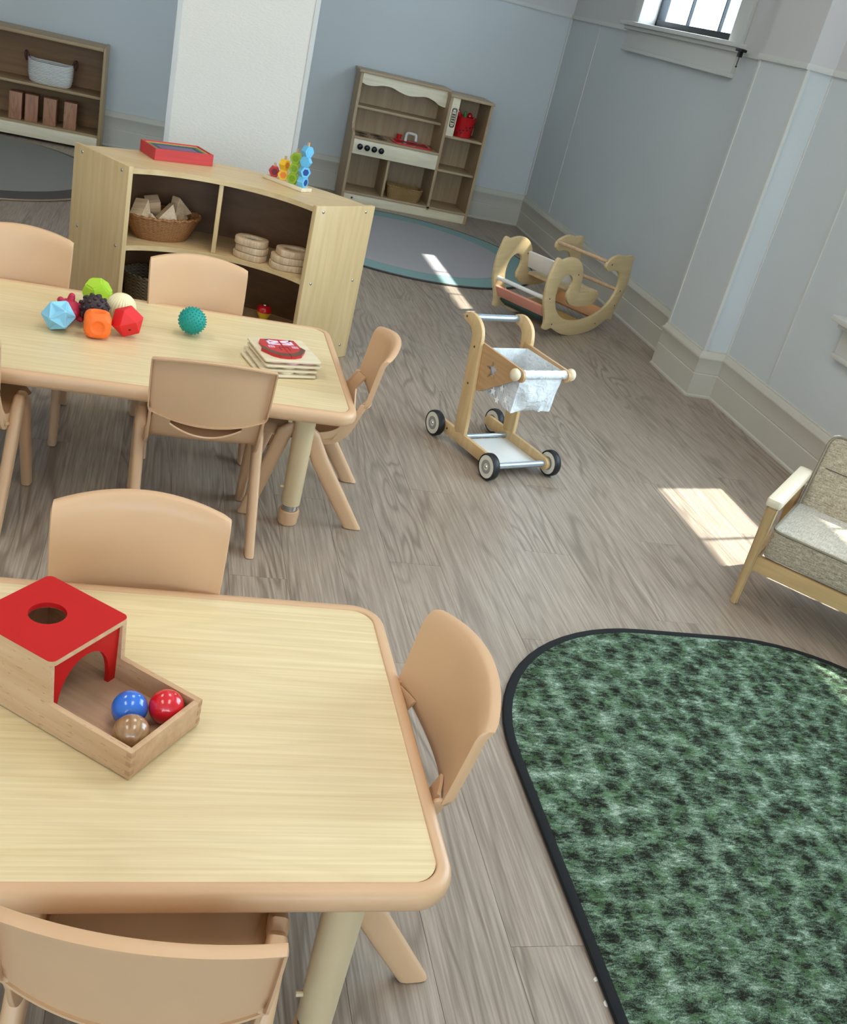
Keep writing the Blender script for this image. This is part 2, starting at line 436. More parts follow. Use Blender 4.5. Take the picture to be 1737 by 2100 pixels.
# windows on right wall
def window_right(name, W, glass_x, cut_z, n_mull, label):
    y0, y1, z0, z1 = W
    r = bpy.data.objects.new(name, None); COL.objects.link(r); r.location = (XW, (y0+y1)/2, z0); r['kind'] = 'structure'; r['label'] = label
    L = Matrix.Translation((-XW, -(y0+y1)/2, -z0))
    def part(nm, bm, m, p=r, sm=30):
        bmesh.ops.transform(bm, matrix=L, verts=bm.verts); return obj(nm, bm, m, p, sm)
    cw = .115
    for a, b in ((y0-cw, y0+.012), (y1-.012, y1+cw)): part('casing', box(NB(), (XW-.022, a, z0), (XW, b, z1+cw), .004), M_TRIM)
    part('casing', box(NB(), (XW-.024, y0-cw, z1-.012), (XW, y1+cw, z1+cw), .004), M_TRIM)
    bm = NB(); box(bm, (XW-.07, y0-cw-.035, z0-.022), (glass_x, y1+cw+.035, z0), .005); box(bm, (XW-.045, y0-cw-.015, z0-.042), (XW, y1+cw+.015, z0-.022), .006)
    part('stool', bm, M_TRIM)
    bm = NB(); box(bm, (XW-.02, y0-cw, z0-.155), (XW, y1+cw, z0-.042), .003); box(bm, (XW-.03, y0-cw-.004, z0-.155), (XW, y1+cw+.004, z0-.135), .004)
    part('apron', bm, M_TRIM)
    for a, b in ((y0, y0+.008), (y1-.008, y1)): part('jamb', box(NB(), (XW-.005, a, z0), (glass_x+.05, b, z1)), M_WHITE)
    part('jamb', box(NB(), (XW, y0, z1-.008), (glass_x+.05, y1, z1)), M_WHITE)
    fr = plain('black_window_frame', (30, 33, 38), .4, var=0)
    fw_ = .04; gy0, gy1, gz0, gz1 = y0+.008, y1-.008, z0, z1-.008
    bm = NB(); box(bm, (glass_x-.02, gy0, gz0), (glass_x+.03, gy0+fw_*.6, gz1), .004); box(bm, (glass_x-.02, gy1-fw_*.6, gz0), (glass_x+.03, gy1, gz1), .004)
    box(bm, (glass_x-.02, gy0, gz0), (glass_x+.03, gy1, gz0+fw_), .004); box(bm, (glass_x-.02, gy0, gz1-fw_), (glass_x+.03, gy1, gz1), .004)
    sash = part('sash', bm, fr)
    st = (gy1-gy0)/n_mull
    for i in range(1, n_mull):
        part('muntin', box(NB(), (glass_x-.006, gy0+st*i-.006, gz0+fw_), (glass_x+.012, gy0+st*i+.006, gz1-fw_)), fr, sash)
    for i in range(n_mull):
        part('pane', box(NB(), (glass_x+.002, gy0+st*i+.006, gz0+fw_), (glass_x+.005, gy0+st*(i+1)-.006, gz1-fw_)), M_GLASS, sash, 0)
    # unseen board added outside: its edge cuts the sun at height cut_z on the glass plane
    ax = glass_x+.62; az = cut_z+1.626*.62
    part('sun_cut_board', box(NB(), (XW+WT, y0-.6, az), (ax, y1+.6, az+.03)), M_WHITE, r, 0)
    portal((XW+WT+.02, (y0+y1)/2, (z0+z1)/2), z1-z0, y1-y0, (-1, 0, 0))
    return r
w1 = window_right('window_1', W1, 2.665, 1.875, 3, 'white-cased window with black frame high on the right wall')
w2 = window_right('window_2', W2, 2.665, 1.39, 5, 'low white-cased window behind the armchair')
def window_front(name, W):
    x0, x1, z0, z1 = W; yy = YF-.1
    r = bpy.data.objects.new(name, None); COL.objects.link(r); r.location = (0, 0, 0); r['kind'] = 'structure'; r['label'] = 'tall white-framed window in the wall behind the viewer'
    bm = NB()
    for a, b, c, d in ((x0, x0+.05, z0, z1), (x1-.05, x1, z0, z1), (x0, x1, z0, z0+.05), (x0, x1, z1-.05, z1), ((x0+x1)/2-.025, (x0+x1)/2+.025, z0, z1)):
        box(bm, (a, yy-.03, c), (b, yy+.03, d))
    obj('sash', bm, M_WHITE, r, 0)
    obj('pane', box(NB(), (x0+.05, yy-.003, z0+.05), (x1-.05, yy, z1-.05)), M_GLASS, r, 0)
    portal(((x0+x1)/2, YF-.22, (z0+z1)/2), x1-x0, z1-z0, (0, 1, 0))
window_front('window_3', W3); window_front('window_4', W4)
# black latch under the stool end
lt = thing('latch', 'small black metal latch under the right end of the window sill', 'latch', (XW-.045, 4.79, 1.437))
bm = NB(); box(bm, (-.014, -.032, .011), (.014, .032, .0235), .003); box(bm, (-.008, -.013, -.012), (.008, .013, .012), .003); obj('plate', bm, M_BLACKG, lt)
bm = NB(); cyl(bm, (.0, 0, -.05), (.0, 0, -.012), .0018); sphere(bm, (0, 0, -.053), .0045, u=10, v=6); obj('pull', bm, M_BLACKG, lt)

# column
CX0, CX1, CY = -.028, .572, 4.95
bm = NB(); box(bm, (CX0+.006, CY, 0), (CX1-.006, CY+.6, ZC)); col = struct('wall_column', bm, M_COL, smooth=0, label='square white textured column behind the curved shelf')
for x in (CX0, CX1-.022):
    obj('corner_trim', box(NB(), (x, CY-.006, 0), (x+.022, CY+.02, ZC), .002), M_TRIM, col)
obj('base_trim', box(NB(), (CX0-.012, CY-.018, 0), (CX1+.012, CY+.62, .2), .004), M_BASE, col)

# ceiling lamps
def emit(name, c, s):
    t = NT(name); t.base((.9, .9, .9)); t.p.inputs['Emission Color'].default_value = c+(1,); t.p.inputs['Emission Strength'].default_value = s; return t.m
M_LAMP = emit('lamp_diffuser', (1, .96, .9), 4.0)
for i, (x, y) in enumerate(((-1.3, .4), (.7, .4), (-1.3, 2.9), (.7, 2.9))):
    t = thing('ceiling_light', 'flat white ceiling light panel above the %s' % ('left of the nearest table', 'nearest table', 'left of the second table', 'second table', 'left round rug', 'play kitchen rug')[i], 'light', (x, y, ZC), 0, 'ceiling light panels')
    obj('frame', prism(NB(), rrect(-.32, -.62, .32, .62, .02, 2), .05, T(0, 0, -.05), [rrect(-.29, -.59, .29, .59, .01, 2)]), M_WHITE, t, 0)
    obj('diffuser', box(NB(), (-.29, -.59, -.035), (.29, .59, -.03)), M_LAMP, t, 0)
    l = bpy.data.lights.new('lamp_light', 'AREA'); l.shape = 'RECTANGLE'; l.size = .55; l.size_y = 1.1; l.energy = 7; l.color = (1, .90, .78)
    lo = bpy.data.objects.new('lamp_light', l); COL.objects.link(lo); lo.parent = t; lo.location = (0, 0, -.06)

# ------------------------------------------------------------------ rugs
def green_rug_mat():
    t = NT('leaf_print_carpet')
    v = t.coords((1, 1, 1))
    nz = t.add('ShaderNodeTexNoise'); nz.inputs['Scale'].default_value = 26; nz.inputs['Detail'].default_value = 3; t.link(v, nz.inputs['Vector'])
    ds = t.add('ShaderNodeVectorMath', operation='SCALE'); t.link(nz.outputs['Color'], ds.inputs[0]); ds.inputs['Scale'].default_value = .022
    ad = t.add('ShaderNodeVectorMath', operation='ADD'); t.link(v, ad.inputs[0]); t.link(ds.outputs[0], ad.inputs[1])
    vo = t.add('ShaderNodeTexVoronoi', feature='SMOOTH_F1'); vo.inputs['Scale'].default_value = 22; vo.inputs['Randomness'].default_value = .75; vo.inputs['Smoothness'].default_value = .3
    t.link(ad.outputs[0], vo.inputs['Vector'])
    d = vo.outputs['Distance']
    mp2 = t.add('ShaderNodeMapping'); mp2.inputs['Rotation'].default_value = (0, 0, .6); mp2.inputs['Scale'].default_value = (48, 120, 1); t.link(v, mp2.inputs[0])
    n1 = t.noise(mp2.outputs[0], 1.0, 5, .72, .8); n2 = t.noise(v, 420, 3, .8)
    h = t.math('ADD', t.math('MULTIPLY', d, .88), t.math('MULTIPLY', t.math('SUBTRACT', n1, .53), 2.0))
    h = t.math('ADD', h, t.math('MULTIPLY', t.math('SUBTRACT', n2, .5), 1.5))
    c = t.ramp(h, [(.02, lin((32, 32, 24))), (.24, lin((62, 72, 58))), (.46, lin((94, 116, 92))), (.72, lin((134, 154, 132))), (.98, lin((190, 204, 186)))])
    g = t.noise(v, 5, 2); c = t.mix(t.math('MULTIPLY', t.math('GREATER_THAN', t.noise(v, 40, 3), .58), .28), c, lin((98, 136, 86)))
    t.base(c); t.rough(.95); t.p.inputs['Specular IOR Level'].default_value = .1
    t.bump(h, .6, .004); return t.m
rg = thing('area_rug', 'green leaf-print rug with rounded corners and black edging', 'rug', (1.465, 1.02, 0))
ol = rrect(-.635, -1.0, .635, 1.0, .5, 16)
obj('carpet', prism(NB(), rrect(-.625, -.99, .625, .99, .49, 16), .009), green_rug_mat(), rg)
obj('edge_binding', tube(NB(), [(x, y, .0055) for x, y in ol], .0125, 8, True, squash=.44), plain('black_binding', (11, 11, 12), .95, bump=.3, bscale=900), rg)
def felt(name, c, c2):
    t = NT(name); v = t.coords(); f = t.noise(v, 260, 3, .7); g = t.noise(v, 9, 3)
    t.base(t.mix(t.math('MULTIPLY', g, .35), t.ramp(f, [(.3, lin(c2)), (.7, lin(c))]), lin(c2))); t.rough(.95); t.bump(f, .4, .003); return t.m
def round_rug(name, label, loc, R, ri, m_in, m_ring, m_edge, ring_off=(0, 0)):
    r = thing(name, label, 'rug', loc)
    obj('centre_field', prism(NB(), circle(ring_off[0], ring_off[1], ri, 64), .0088), m_in, r)
    bm = NB(); prism(bm, circle(0, 0, R-.008, 72), .008, None, [circle(ring_off[0], ring_off[1], ri, 64)]); obj('border_band', bm, m_ring, r)
    obj('edge_binding', tube(NB(), [(x, y, .005) for x, y in circle(0, 0, R-.006, 72)], .008, 6, True, squash=.6), m_edge, r)
round_rug('round_rug', 'round pale grey rug with aqua border in front of play kitchen', (1.442, 6.069, 0), .812, .645,
          felt('grey_felt', (178, 172, 172), (160, 154, 154)), felt('aqua_felt', (142, 170, 166), (120, 150, 148)), plain('dark_edge', (70, 66, 62), .9))
round_rug('round_rug', 'round grey rug with charcoal border beside the low wall shelf', (-1.121, 6.151, 0), .826, .735,
          felt('taupe_felt', (150, 146, 138), (134, 130, 122)), felt('charcoal_felt', (92, 84, 78), (78, 70, 66)), plain('tan_edge', (150, 128, 104), .9), (0, .082))

# ------------------------------------------------------------------ tables
HT = .375
def make_table(label, x0, x1, y0, y1, legs):
    cx, cyy = (x0+x1)/2, (y0+y1)/2
    t = thing('activity_table', label, 'table', (cx, cyy, 0), 0, 'low rectangular activity tables')
    hx, hy = (x1-x0)/2, (y1-y0)/2; rim = .023; R = .058
    obj('tabletop', prism(NB(), rrect(-hx+rim, -hy+rim, hx-rim, hy-rim, R-rim+.004, 8), .03, T(0, 0, HT-.032)), M_LAM, t)
    prof = [(rim+.0005, -.0350), (rim+.0005, -.0022), (rim-.001, -.0003), (rim-.003, 0.0002), (.013, 0), (.006, -.002), (.0015, -.008), (0, -.016), (.001, -.026), (.0045, -.033), (.010, -.036), (rim, -.036)]
    bm = NB(); rows = []
    for d, z in prof:
        rows.append([bm.verts.new((x, y, HT+z)) for x, y in rrect(-hx+d, -hy+d, hx-d, hy-d, max(R-d, .012), 10)])
    for A, B in zip(rows, rows[1:]+rows[:1]):
        n = len(A)
        for i in range(n): bm.faces.new((A[i], A[(i+1) % n], B[(i+1) % n], B[i]))
    obj('edge_band', bm, M_PEACH, t, 50)
    obj('apron_frame', prism(NB(), rrect(-hx+.09, -hy+.06, hx-.09, hy-.06, .02), .025, T(0, 0, HT-.058), [rrect(-hx+.11, -hy+.08, hx-.11, hy-.08, .02)]), M_BEIGE, t, 0)
    for lx, ly in legs:
        px, py = lx-cx, ly-cyy
        lg = obj('leg', cyl(NB(), (px, py, .062), (px, py, HT-.033), .026, .0285), M_BEIGE, t)
        obj('chrome_collar', cyl(NB(), (px, py, .03), (px, py, .064), .0215), M_CHROME, lg)
        obj('foot_cup', lathe(NB(), [(0, 0), (.023, 0), (.0265, .004), (.0285, .034), (.028, .042), (.0225, .044), (.0215, .04), (0, .04)], (px, py, 0)), M_PEACH, lg)
        obj('adjusting_pin', cyl(NB(), (px-.036, py, .11), (px-.022, py, .11), .0045, seg=12), M_BEIGE, lg)
        obj('leg_bracket', box(NB(), (px-.046, py-.006, HT-.075), (px-.034, py+.006, HT-.034), .003), M_BEIGE, lg)
    return t
T1 = (-.75, .452, .838, 1.488); T2 = (-.68, .54, 2.345, 3.035)
make_table('maple-topped low table nearest the viewer, with the red ball-drop box on it', *T1, [(.325, .90), (.325, 1.40), (-.62, .90), (-.62, 1.40)])
make_table('maple-topped low table with rubber balls and stacked puzzles on it', *T2, [(.418, 2.435), (.418, 2.945), (-.56, 2.435), (-.56, 2.945)])

# ------------------------------------------------------------------ chairs
def leg_mesh(pts, w, dps):
    """leg in the side plane: pts (y,z) centre line, dps widths along, w lateral; x centred 0"""
    bm = NB(); rings = []
    n = len(pts)
    for i in range(n):
        a = Vector(pts[max(i-1, 0)]); b = Vector(pts[min(i+1, n-1)]); d = (b-a).normalized(); q = Vector((-d.y, d.x))
        if i == n-1: q = Vector((1, 0)) if q.x > 0 else Vector((-1, 0))
        h = dps[i]/2; ww = w[i]/2; ring = []
        for s in range(12):
            an = 2*PI*s/12+PI/12; cxx, cyy2 = math.cos(an), math.sin(an)
            sx = math.copysign(abs(cxx)**.6, cxx); sy_ = math.copysign(abs(cyy2)**.6, cyy2)
            ring.append(bm.verts.new((sx*ww, pts[i][0]+q.x*h*sy_, pts[i][1]+q.y*h*sy_)))
        rings.append(ring)
    for A, B in zip(rings, rings[1:]):
        for s in range(12): bm.faces.new((A[s], A[(s+1) % 12], B[(s+1) % 12], B[s]))
    bm.faces.new(rings[0]); bm.faces.new(rings[-1]); return bm
def thicken(bm, t):
    bmesh.ops.recalc_face_normals(bm, faces=bm.faces)
    bmesh.ops.solidify(bm, geom=list(bm.faces), thickness=t); return bm
def make_chair():
    t = thing('toddler_chair', 'x', 'chair')
    # --- seat shell; y backwards, a = forward distance from rear foot -> y = .15-a
    prof = [(.322, .236), (.330, .248), (.325, .259), (.30, .264), (.26, .262), (.21, .257), (.16, .255), (.125, .258), (.10, .266), (.082, .279), (.070, .294)]
    N = 24; rows = []; bm = NB()
    def hw(i): return .128 if i < 2 else (.138 if i < 8 else .138-.002*(i-8))
    for i, (a, z) in enumerate(prof):
        row = []
        for j in range(N+1):
            u = -1+2*j/N; e = max(0, (abs(u)-.86)/.14)
            x = u*hw(i); zz = z - .016*e*e if i < 9 else z
            bow = .030*(1-u*u) if i > 7 else 0
            k = max(0, (i-7)/3.0)
            row.append(bm.verts.new((x, .15-a+.030*(1-u*u)*min(1, k) - .0*bow, zz)))
        rows.append(row)
    # band top edge then uprights
    def band(u): return .296+.030*min(1, abs(u)/.68)**2
    def acoord(z): return .070-(z-.294)*.50
    for lev in range(4):
        row = []
        for j in range(N+1):
            u = -1+2*j/N
            zb = band(u); z = zb + (.364-zb)*lev/3.0
            row.append(bm.verts.new((u*(.130-.002*lev), .15-acoord(z)+.030*(1-u*u), z)))
        rows.append(row)
    nb = len(prof)
    for i in range(len(rows)-1):
        for j in range(N):
            um = abs(-1+2*(j+.5)/N)
            if i >= nb and um < .66: continue
            bm.faces.new((rows[i][j], rows[i][j+1], rows[i+1][j+1], rows[i+1][j]))
    seat = obj('seat', thicken(bm, .005), M_PEACH, t, 50)
    # --- back plate
    bm = NB(); NU, NV = 28, 14; HW = .1425; grid = []
    def plate(u, v, back=0, out=0):
        zb = .341+.020*u*u; zt = .518-.018*u*u
        z = zb+(zt-zb)*v
        a = .037-(z-.36)*.154
        roll = .007*max(0, (v-.86)/.14)**2
        x = u*(HW-.004*(1-v)*(1-v))
        return Vector((x, .15-a+.030*(1-u*u)+roll, z))
    for j in range(NV+1):
        grid.append([bm.verts.new(plate(-1+2*i/NU, j/NV)) for i in range(NU+1)])
    for j in range(NV):
        for i in range(NU): bm.faces.new((grid[j][i], grid[j][i+1], grid[j+1][i+1], grid[j+1][i]))
    ring = [grid[0][i] for i in range(NU+1)] + [grid[j][NU] for j in range(1, NV+1)] + [grid[NV][i] for i in range(NU-1, -1, -1)] + [grid[j][0] for j in range(NV-1, 0, -1)]
    cen = Vector((0, 0, .43))
    prev = ring
    kinds = ['b']*(NU+1)+['s']*NV+['t']*NU+['s']*(NV-1)
    for step, (out, bk) in enumerate(((.003, .004), (.0015, .011), (0, .019))):
        nr = []
        for kk, v in zip(kinds, prev):
            o = Vector((0, 0, 0)); f = {'b': .45, 's': .8, 't': 1.0}[kk]
            if kk == 's': o.x = math.copysign(out*.6, v.co.x)
            elif kk == 't': o.z = out
            else: o.z = -out*.5
            bkd = (bk-(0, .004, .011)[step])*f
            nr.append(bm.verts.new(v.co+o+Vector((0, bkd*.95, bkd*(-.12 if kk == 't' else 0)))))
        for i in range(len(ring)):
            a, b = prev[i], prev[(i+1) % len(ring)]; c, d = nr[(i+1) % len(ring)], nr[i]
            bm.faces.new((a, b, c, d))
        prev = nr
    obj('backrest', thicken(bm, .0035), M_PEACH, t, 60)
    # --- legs
    for s in (-1, 1):
        x = s*.147
        rear = [(-.062, .268), (-.034, .284), (-.008, .258), (.028, .188), (.088, .096), (.150, .002)]
        bm = leg_mesh(rear, [.020, .028, .028, .027, .026, .024], [.02, .036, .046, .046, .045, .050])
        bmesh.ops.translate(bm, verts=bm.verts, vec=(x, 0, 0)); obj('leg', bm, M_PEACH, t, 50)
        front = [(-.030, .268), (-.056, .284), (-.082, .258), (-.101, .188), (-.126, .095), (-.151, .002)]
        bm = leg_mesh(front, [.020, .028, .028, .027, .026, .024], [.02, .034, .042, .040, .038, .038])
        bmesh.ops.translate(bm, verts=bm.verts, vec=(x, 0, 0)); obj('leg', bm, M_PEACH, t, 50)
        # bracket joining seat and legs
        bm = NB(); box(bm, (s*.130-.008, -.10, .240), (s*.130+.010, .012, .262), .006); obj('side_bracket', bm, M_PEACH, t, 50)
        fo = [(.028, .362), (.044, .366), (.052, .350), (.065, .328), (.082, .302), (.105, .281), (.14, .268), (.20, .262), (.20, .246), (.16, .239), (.123, .235), (.09, .247), (.066, .268), (.050, .300), (.038, .335)]
        obj('side_flange', prism(NB(), catmull(fo, 3), .0065, Matrix(((0, 0, 1, s*.1335-.00325), (-1, 0, 0, .15), (0, 1, 0, 0), (0, 0, 0, 1))), bev=.0012), M_PEACH, t, 50)
    return t
CH = make_chair(); first = [True]
def place_chair(x, y, rot, label):
    o = CH if first[0] else copy_tree(CH); first[0] = False
    o.location = (x, y, 0); o.rotation_euler = (0, 0, rot); o['label'] = label; o['group'] = 'peach toddler chairs around the tables'
    return o
# chair origin = seat centre; rear feet .15 behind it
place_chair(.023, 1.367, 0.0, 'peach toddler chair facing the viewer at the far side of the nearest table')
place_chair(.344, 1.142, math.radians(-87.1), 'peach toddler chair at the right end of the nearest table')
place_chair(.080, .838, math.radians(170), 'peach toddler chair at the bottom edge, seen from behind at the nearest table')
place_chair(.151, 2.388, math.radians(182.4), 'peach toddler chair seen from behind, pushed in below the puzzle stack')
place_chair(.467, 2.60, math.radians(-95.6), 'peach toddler chair at the right end of the table with rubber balls')
place_chair(.143, 2.905, math.radians(7), 'peach toddler chair in front of the curved shelf, behind the spiky teal ball')
place_chair(-.378, 2.905, math.radians(0), 'peach toddler chair at upper left, on the far side of the table with rubber balls')
place_chair(-.430, 2.372, math.radians(173.3), 'peach toddler chair cut off by the left edge of the picture')

# ------------------------------------------------------------------ curved shelf unit
SCX, SCY, RI, RO = .17, 3.386, .457, .775
A0, A1 = 39.5, 129.0; HS = .61
cs = thing('curved_shelf', 'quarter-round birch toy shelf with concave front, standing behind the second table', 'shelf', (SCX, SCY, 0))
def sector(r0, r1, a0, a1, n=28): return arc(0, 0, r0, a0, a1, n) + arc(0, 0, r1, a1, a0, n)
def radial_panel(ang, r0, r1, t, z0, z1, bev=.003, side=0):
    """vertical panel along a radius; t thickness"""
    bm = NB(); box(bm, (r0, -t/2, z0), (r1, t/2, z1), bev); bmesh.ops.transform(bm, matrix=RZ(math.radians(ang)), verts=bm.verts); return bm
obj('top_board', prism(NB(), sector(RI+.004, RO-.01, A0+.8, A1-.8), .018, T(0, 0, HS-.026)), M_BIRCH_X, cs)
obj('middle_shelf', prism(NB(), sector(RI+.006, RO-.02, A0+.8, A1-.8), .018, T(0, 0, .312)), M_BIRCH_X, cs)
obj('bottom_board', prism(NB(), sector(RI+.006, RO-.02, A0+.8, A1-.8), .018, T(0, 0, .045)), M_BIRCH_X, cs)
obj('kick_board', prism(NB(), sector(RI+.03, RI+.042, A0+.8, A1-.8), .045, T(0, 0, .0)), M_BIRCH_X, cs)
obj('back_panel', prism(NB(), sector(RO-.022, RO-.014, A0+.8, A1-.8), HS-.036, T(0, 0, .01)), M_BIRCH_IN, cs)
for ang, nm in ((A0, 'side_panel'), (A1, 'side_panel')):
    p = obj(nm, radial_panel(ang, RI-.003, RO, .02, 0, HS, .004), M_BIRCH_Z, cs)
    for rr in (RI+.035, RO-.05):
        for z in (HS-.022, .322, .055):
            bm = NB(); sd = -1 if ang == A0 else 1
            sphere(bm, (rr, sd*.0105, z), .006, (1, .45, 1), 12, 6); bmesh.ops.transform(bm, matrix=RZ(math.radians(ang)), verts=bm.verts)
            obj('screw_cap', bm, M_SCREW, p)
for z0, z1 in ((.331, HS-.027), (.064, .311)):
    obj('divider', radial_panel(86.5, RI+.012, RO-.024, .016, z0, z1, .002), M_BIRCH_Z, cs)

# --- things in the curved shelf
def wicker(name, c1, c2, nu=60, nz=14):
    t = NT(name); tc = t.add('ShaderNodeTexCoord'); sp_ = t.add('ShaderNodeSeparateXYZ'); t.link(tc.outputs['Object'], sp_.inputs[0])
    at = t.math('ARCTAN2', sp_.outputs[1], sp_.outputs[0]); u = t.math('MULTIPLY', at, nu/(2*PI)); v = t.math('MULTIPLY', sp_.outputs[2], nz/.1)
    a = t.math('SINE', t.math('MULTIPLY', u, 2*PI)); b = t.math('SINE', t.math('MULTIPLY', v, 2*PI))
    h = t.math('ADD', t.math('MULTIPLY', t.math('MULTIPLY', a, b), .5), t.math('MULTIPLY', b, .3))
    c = t.ramp(t.math('ADD', t.math('MULTIPLY', h, .5), .5), [(.1, lin(c2)), (.8, lin(c1))])
    t.base(c); t.rough(.6); t.bump(h, .8, .004); return t.m
M_WICK = wicker('honey_wicker', (186, 130, 76), (120, 74, 36), 44, 16)
wb = thing('oval_basket', 'oval honey wicker basket holding wooden wedge blocks on the middle shelf', 'basket', (.004, 3.955, .3305), math.radians(32))
prof = [(0, .004), (.66, .004), (.69, .0), (.72, .004), (.80, .025), (.89, .05), (.985, .078), (1.0, .083), (1.01, .088), (.995, .092), (.97, .088), (.94, .078), (.86, .05), (.77, .026), (.68, .012), (0, .012)]
obj('bowl', lathe(NB(), [(r*.15, z) for r, z in prof], seg=56, sy=.66), M_WICK, wb, 60)
bm = NB(); tube(bm, [(.15*math.cos(a), .099*math.sin(a), .088+.0025*math.sin(22*a)) for a in [2*PI*i/88 for i in range(88)]], .0055, 6, True); obj('rim', bm, M_WICK, wb)
def wedge(bm, s=.055, t=.045):
    prism(bm, [(-s/2, -s*.35), (s/2, -s*.35), (-s*.05, s*.5)], t, T(0, 0, -t/2)); return bm
WP = [  # local basket coords, rotation, kind
 ((-.092, -.003, .098), (math.radians(80), .35, .5), .085, .05), ((-.035, .02, .118), (math.radians(70), .9, .9), .075, .05), ((.005, -.035, .096), (math.radians(82), .25, -.3), .08, .045),
 ((.068, .005, .112), (math.radians(86), -.25, .15), .085, .04), ((.052, -.03, .066), (1.3, .5, .4), .06, .045), ((.09, .012, .074), (.9, .2, .9), .05, .04), ((-.06, -.02, .062), (1.2, -.2, .2), .06, .05)]
WL = ['pale wooden wedge block at the left end of the oval basket', 'wooden block tipped on its corner at the back of the oval basket', 'wooden wedge block leaning at the front middle of the oval basket',
      'triangular wooden block standing highest on the right of the oval basket', 'small wooden block half sunk at the front right of the oval basket', 'small wooden block in shadow at the right end of the oval basket', 'small wooden block low between the left and middle wedges']
bw = T(.004, 3.955, .3305) @ RZ(math.radians(32))
from mathutils import Euler
for (p, e, s, tt), lab in zip(WP, WL):
    o = obj('wedge_block', wedge(NB(), s, tt), M_PINE); tag(o, lab, 'block', 'wedge blocks in the oval basket')
    o.matrix_world = bw @ T(*p) @ Euler(e).to_matrix().to_4x4()
# wooden colour-viewer rings
def vessel(rad=.5): pass
def ring_block(x, y, z, w, d, h, rot, lab, pane=None):
    P = []
    for i in range(40):
        a = 2*PI*i/40; c, s = math.cos(a), math.sin(a)
        P.append((w/2*math.copysign(abs(c)**.75, c), d/2*math.copysign(abs(s)**.75, s)))
    hw_, hd = w*.31, d*.17
    H = [(hw_*math.cos(a), hd*1.5*math.sin(a)*abs(math.sin(a))**.2) for a in [2*PI*i/28 for i in range(28)]]
    t = thing('viewing_block', lab, 'toy block', (x, y, z), rot, 'stacked wooden viewing blocks')
    obj('frame', prism(NB(), P, h-.0006, None, [H], bev=.004), M_PINE, t)
    if pane: obj('pane', prism(NB(), [(p[0]*1.02, p[1]*1.02) for p in H], .003, T(0, 0, h*.45)), pane, t)
M_TEALP = plain('teal_acrylic', (24, 82, 98), .1, var=0)
zz = .3305
for i, (dx, dy, r, w, d) in enumerate(((0, 0, -.55, .128, .10), (.003, -.004, -.5, .122, .098), (-.002, -.006, -.35, .124, .10))):
    ring_block(.338+dx, 3.878+dy, zz+.0265*i, w, d, .0262, r, ['wooden viewing block at the bottom of the stack with the teal pane', 'wooden viewing block in the middle of the stack with the teal pane', 'wooden viewing block with teal pane, topmost of its stack'][i], M_TEALP if i == 2 else None)
for i, (dx, dy, r, w, d) in enumerate(((0, 0, .15, .15, .115), (.002, 0, .2, .148, .115), (.012, .004, .25, .135, .11))):
    ring_block(.482+dx, 3.823+dy, zz+.0255*i, w, d, .0252, r, ['wooden viewing block at the bottom of the stack beside the right side panel', 'wooden viewing block in the middle of the stack beside the right side panel', 'open wooden viewing block topmost beside the right side panel'][i])
# spinning top
M_YEL = plain('yellow_lacquer', (226, 190, 40), .25, coat=.4, var=0)
st = thing('spinning_top', 'small red and yellow spinning toy on the lowest shelf', 'toy', (.432, 3.955, .0635))
obj('body', lathe(NB(), [(0, 0), (.012, 0), (.014, .006), (.018, .018), (.026, .032), (.029, .042)], seg=28), M_YEL, st)
obj('cap', lathe(NB(), [(.029, .042), (.030, .048), (.028, .058), (.022, .066), (.014, .07), (.013, .066), (0, .066)], seg=28), M_GLOSSR, st)
obj('knob', sphere(NB(), (0, 0, .069), .012, (1, 1, .7), 16, 10), M_CHROME, st)
# dark woven basket low left
db = thing('woven_basket', 'round dark woven basket on the lowest shelf at left', 'basket', (-.012, 3.962, .0635))
t_ = wicker('dark_seagrass', (112, 96, 70), (52, 42, 28), 30, 8)
obj('bowl', lathe(NB(), [(0, .0), (.075, 0), (.092, .03), (.10, .07), (.103, .115), (.103, .12), (.098, .12), (.095, .07), (.085, .03), (.07, .01), (0, .01)], seg=48), t_, db, 60)
bm = NB(); tube(bm, [(.1005*math.cos(a), .1005*math.sin(a), .12+.003*math.sin(24*a)) for a in [2*PI*i/96 for i in range(96)]], .006, 6, True); obj('rim', bm, t_, db)

# --- rainbow box on top of the curved shelf
ZT = HS-.008
rb = thing('nesting_box', 'flat red box of nested rainbow frames on top of the curved shelf', 'toy', (.031, 4.082, ZT+.0005), math.radians(23.9))
cols = [(206, 62, 58), (222, 176, 92), (120, 150, 84), (48, 96, 96), (58, 66, 92), (128, 104, 136)]
hx, hy, hh = .116, .072, .042
for i, c in enumerate(cols):
    m = wood('rainbow_%d' % i, c, tuple(int(v*.88) for v in c), 0, .6, lines=.1)
    w = .0085*i
    e = .0085
    x1, y1 = hx-w, hy-w*.95; x2, y2 = hx-w-e+.0004, hy-w*.95-e*.95+.0004
    z1 = hh if i == 0 else hh-.003-.0006*i
    if i < 5:
        obj('frame', prism(NB(), rrect(-x1, -y1, x1, y1, .002, 2), z1, None, [rrect(-x2, -y2, x2, y2, .001, 2)], bev=.0008), m, rb, 0)
    else: obj('core_block', box(NB(), (-x1, -y1, 0), (x1, y1, z1), .001), m, rb, 0)
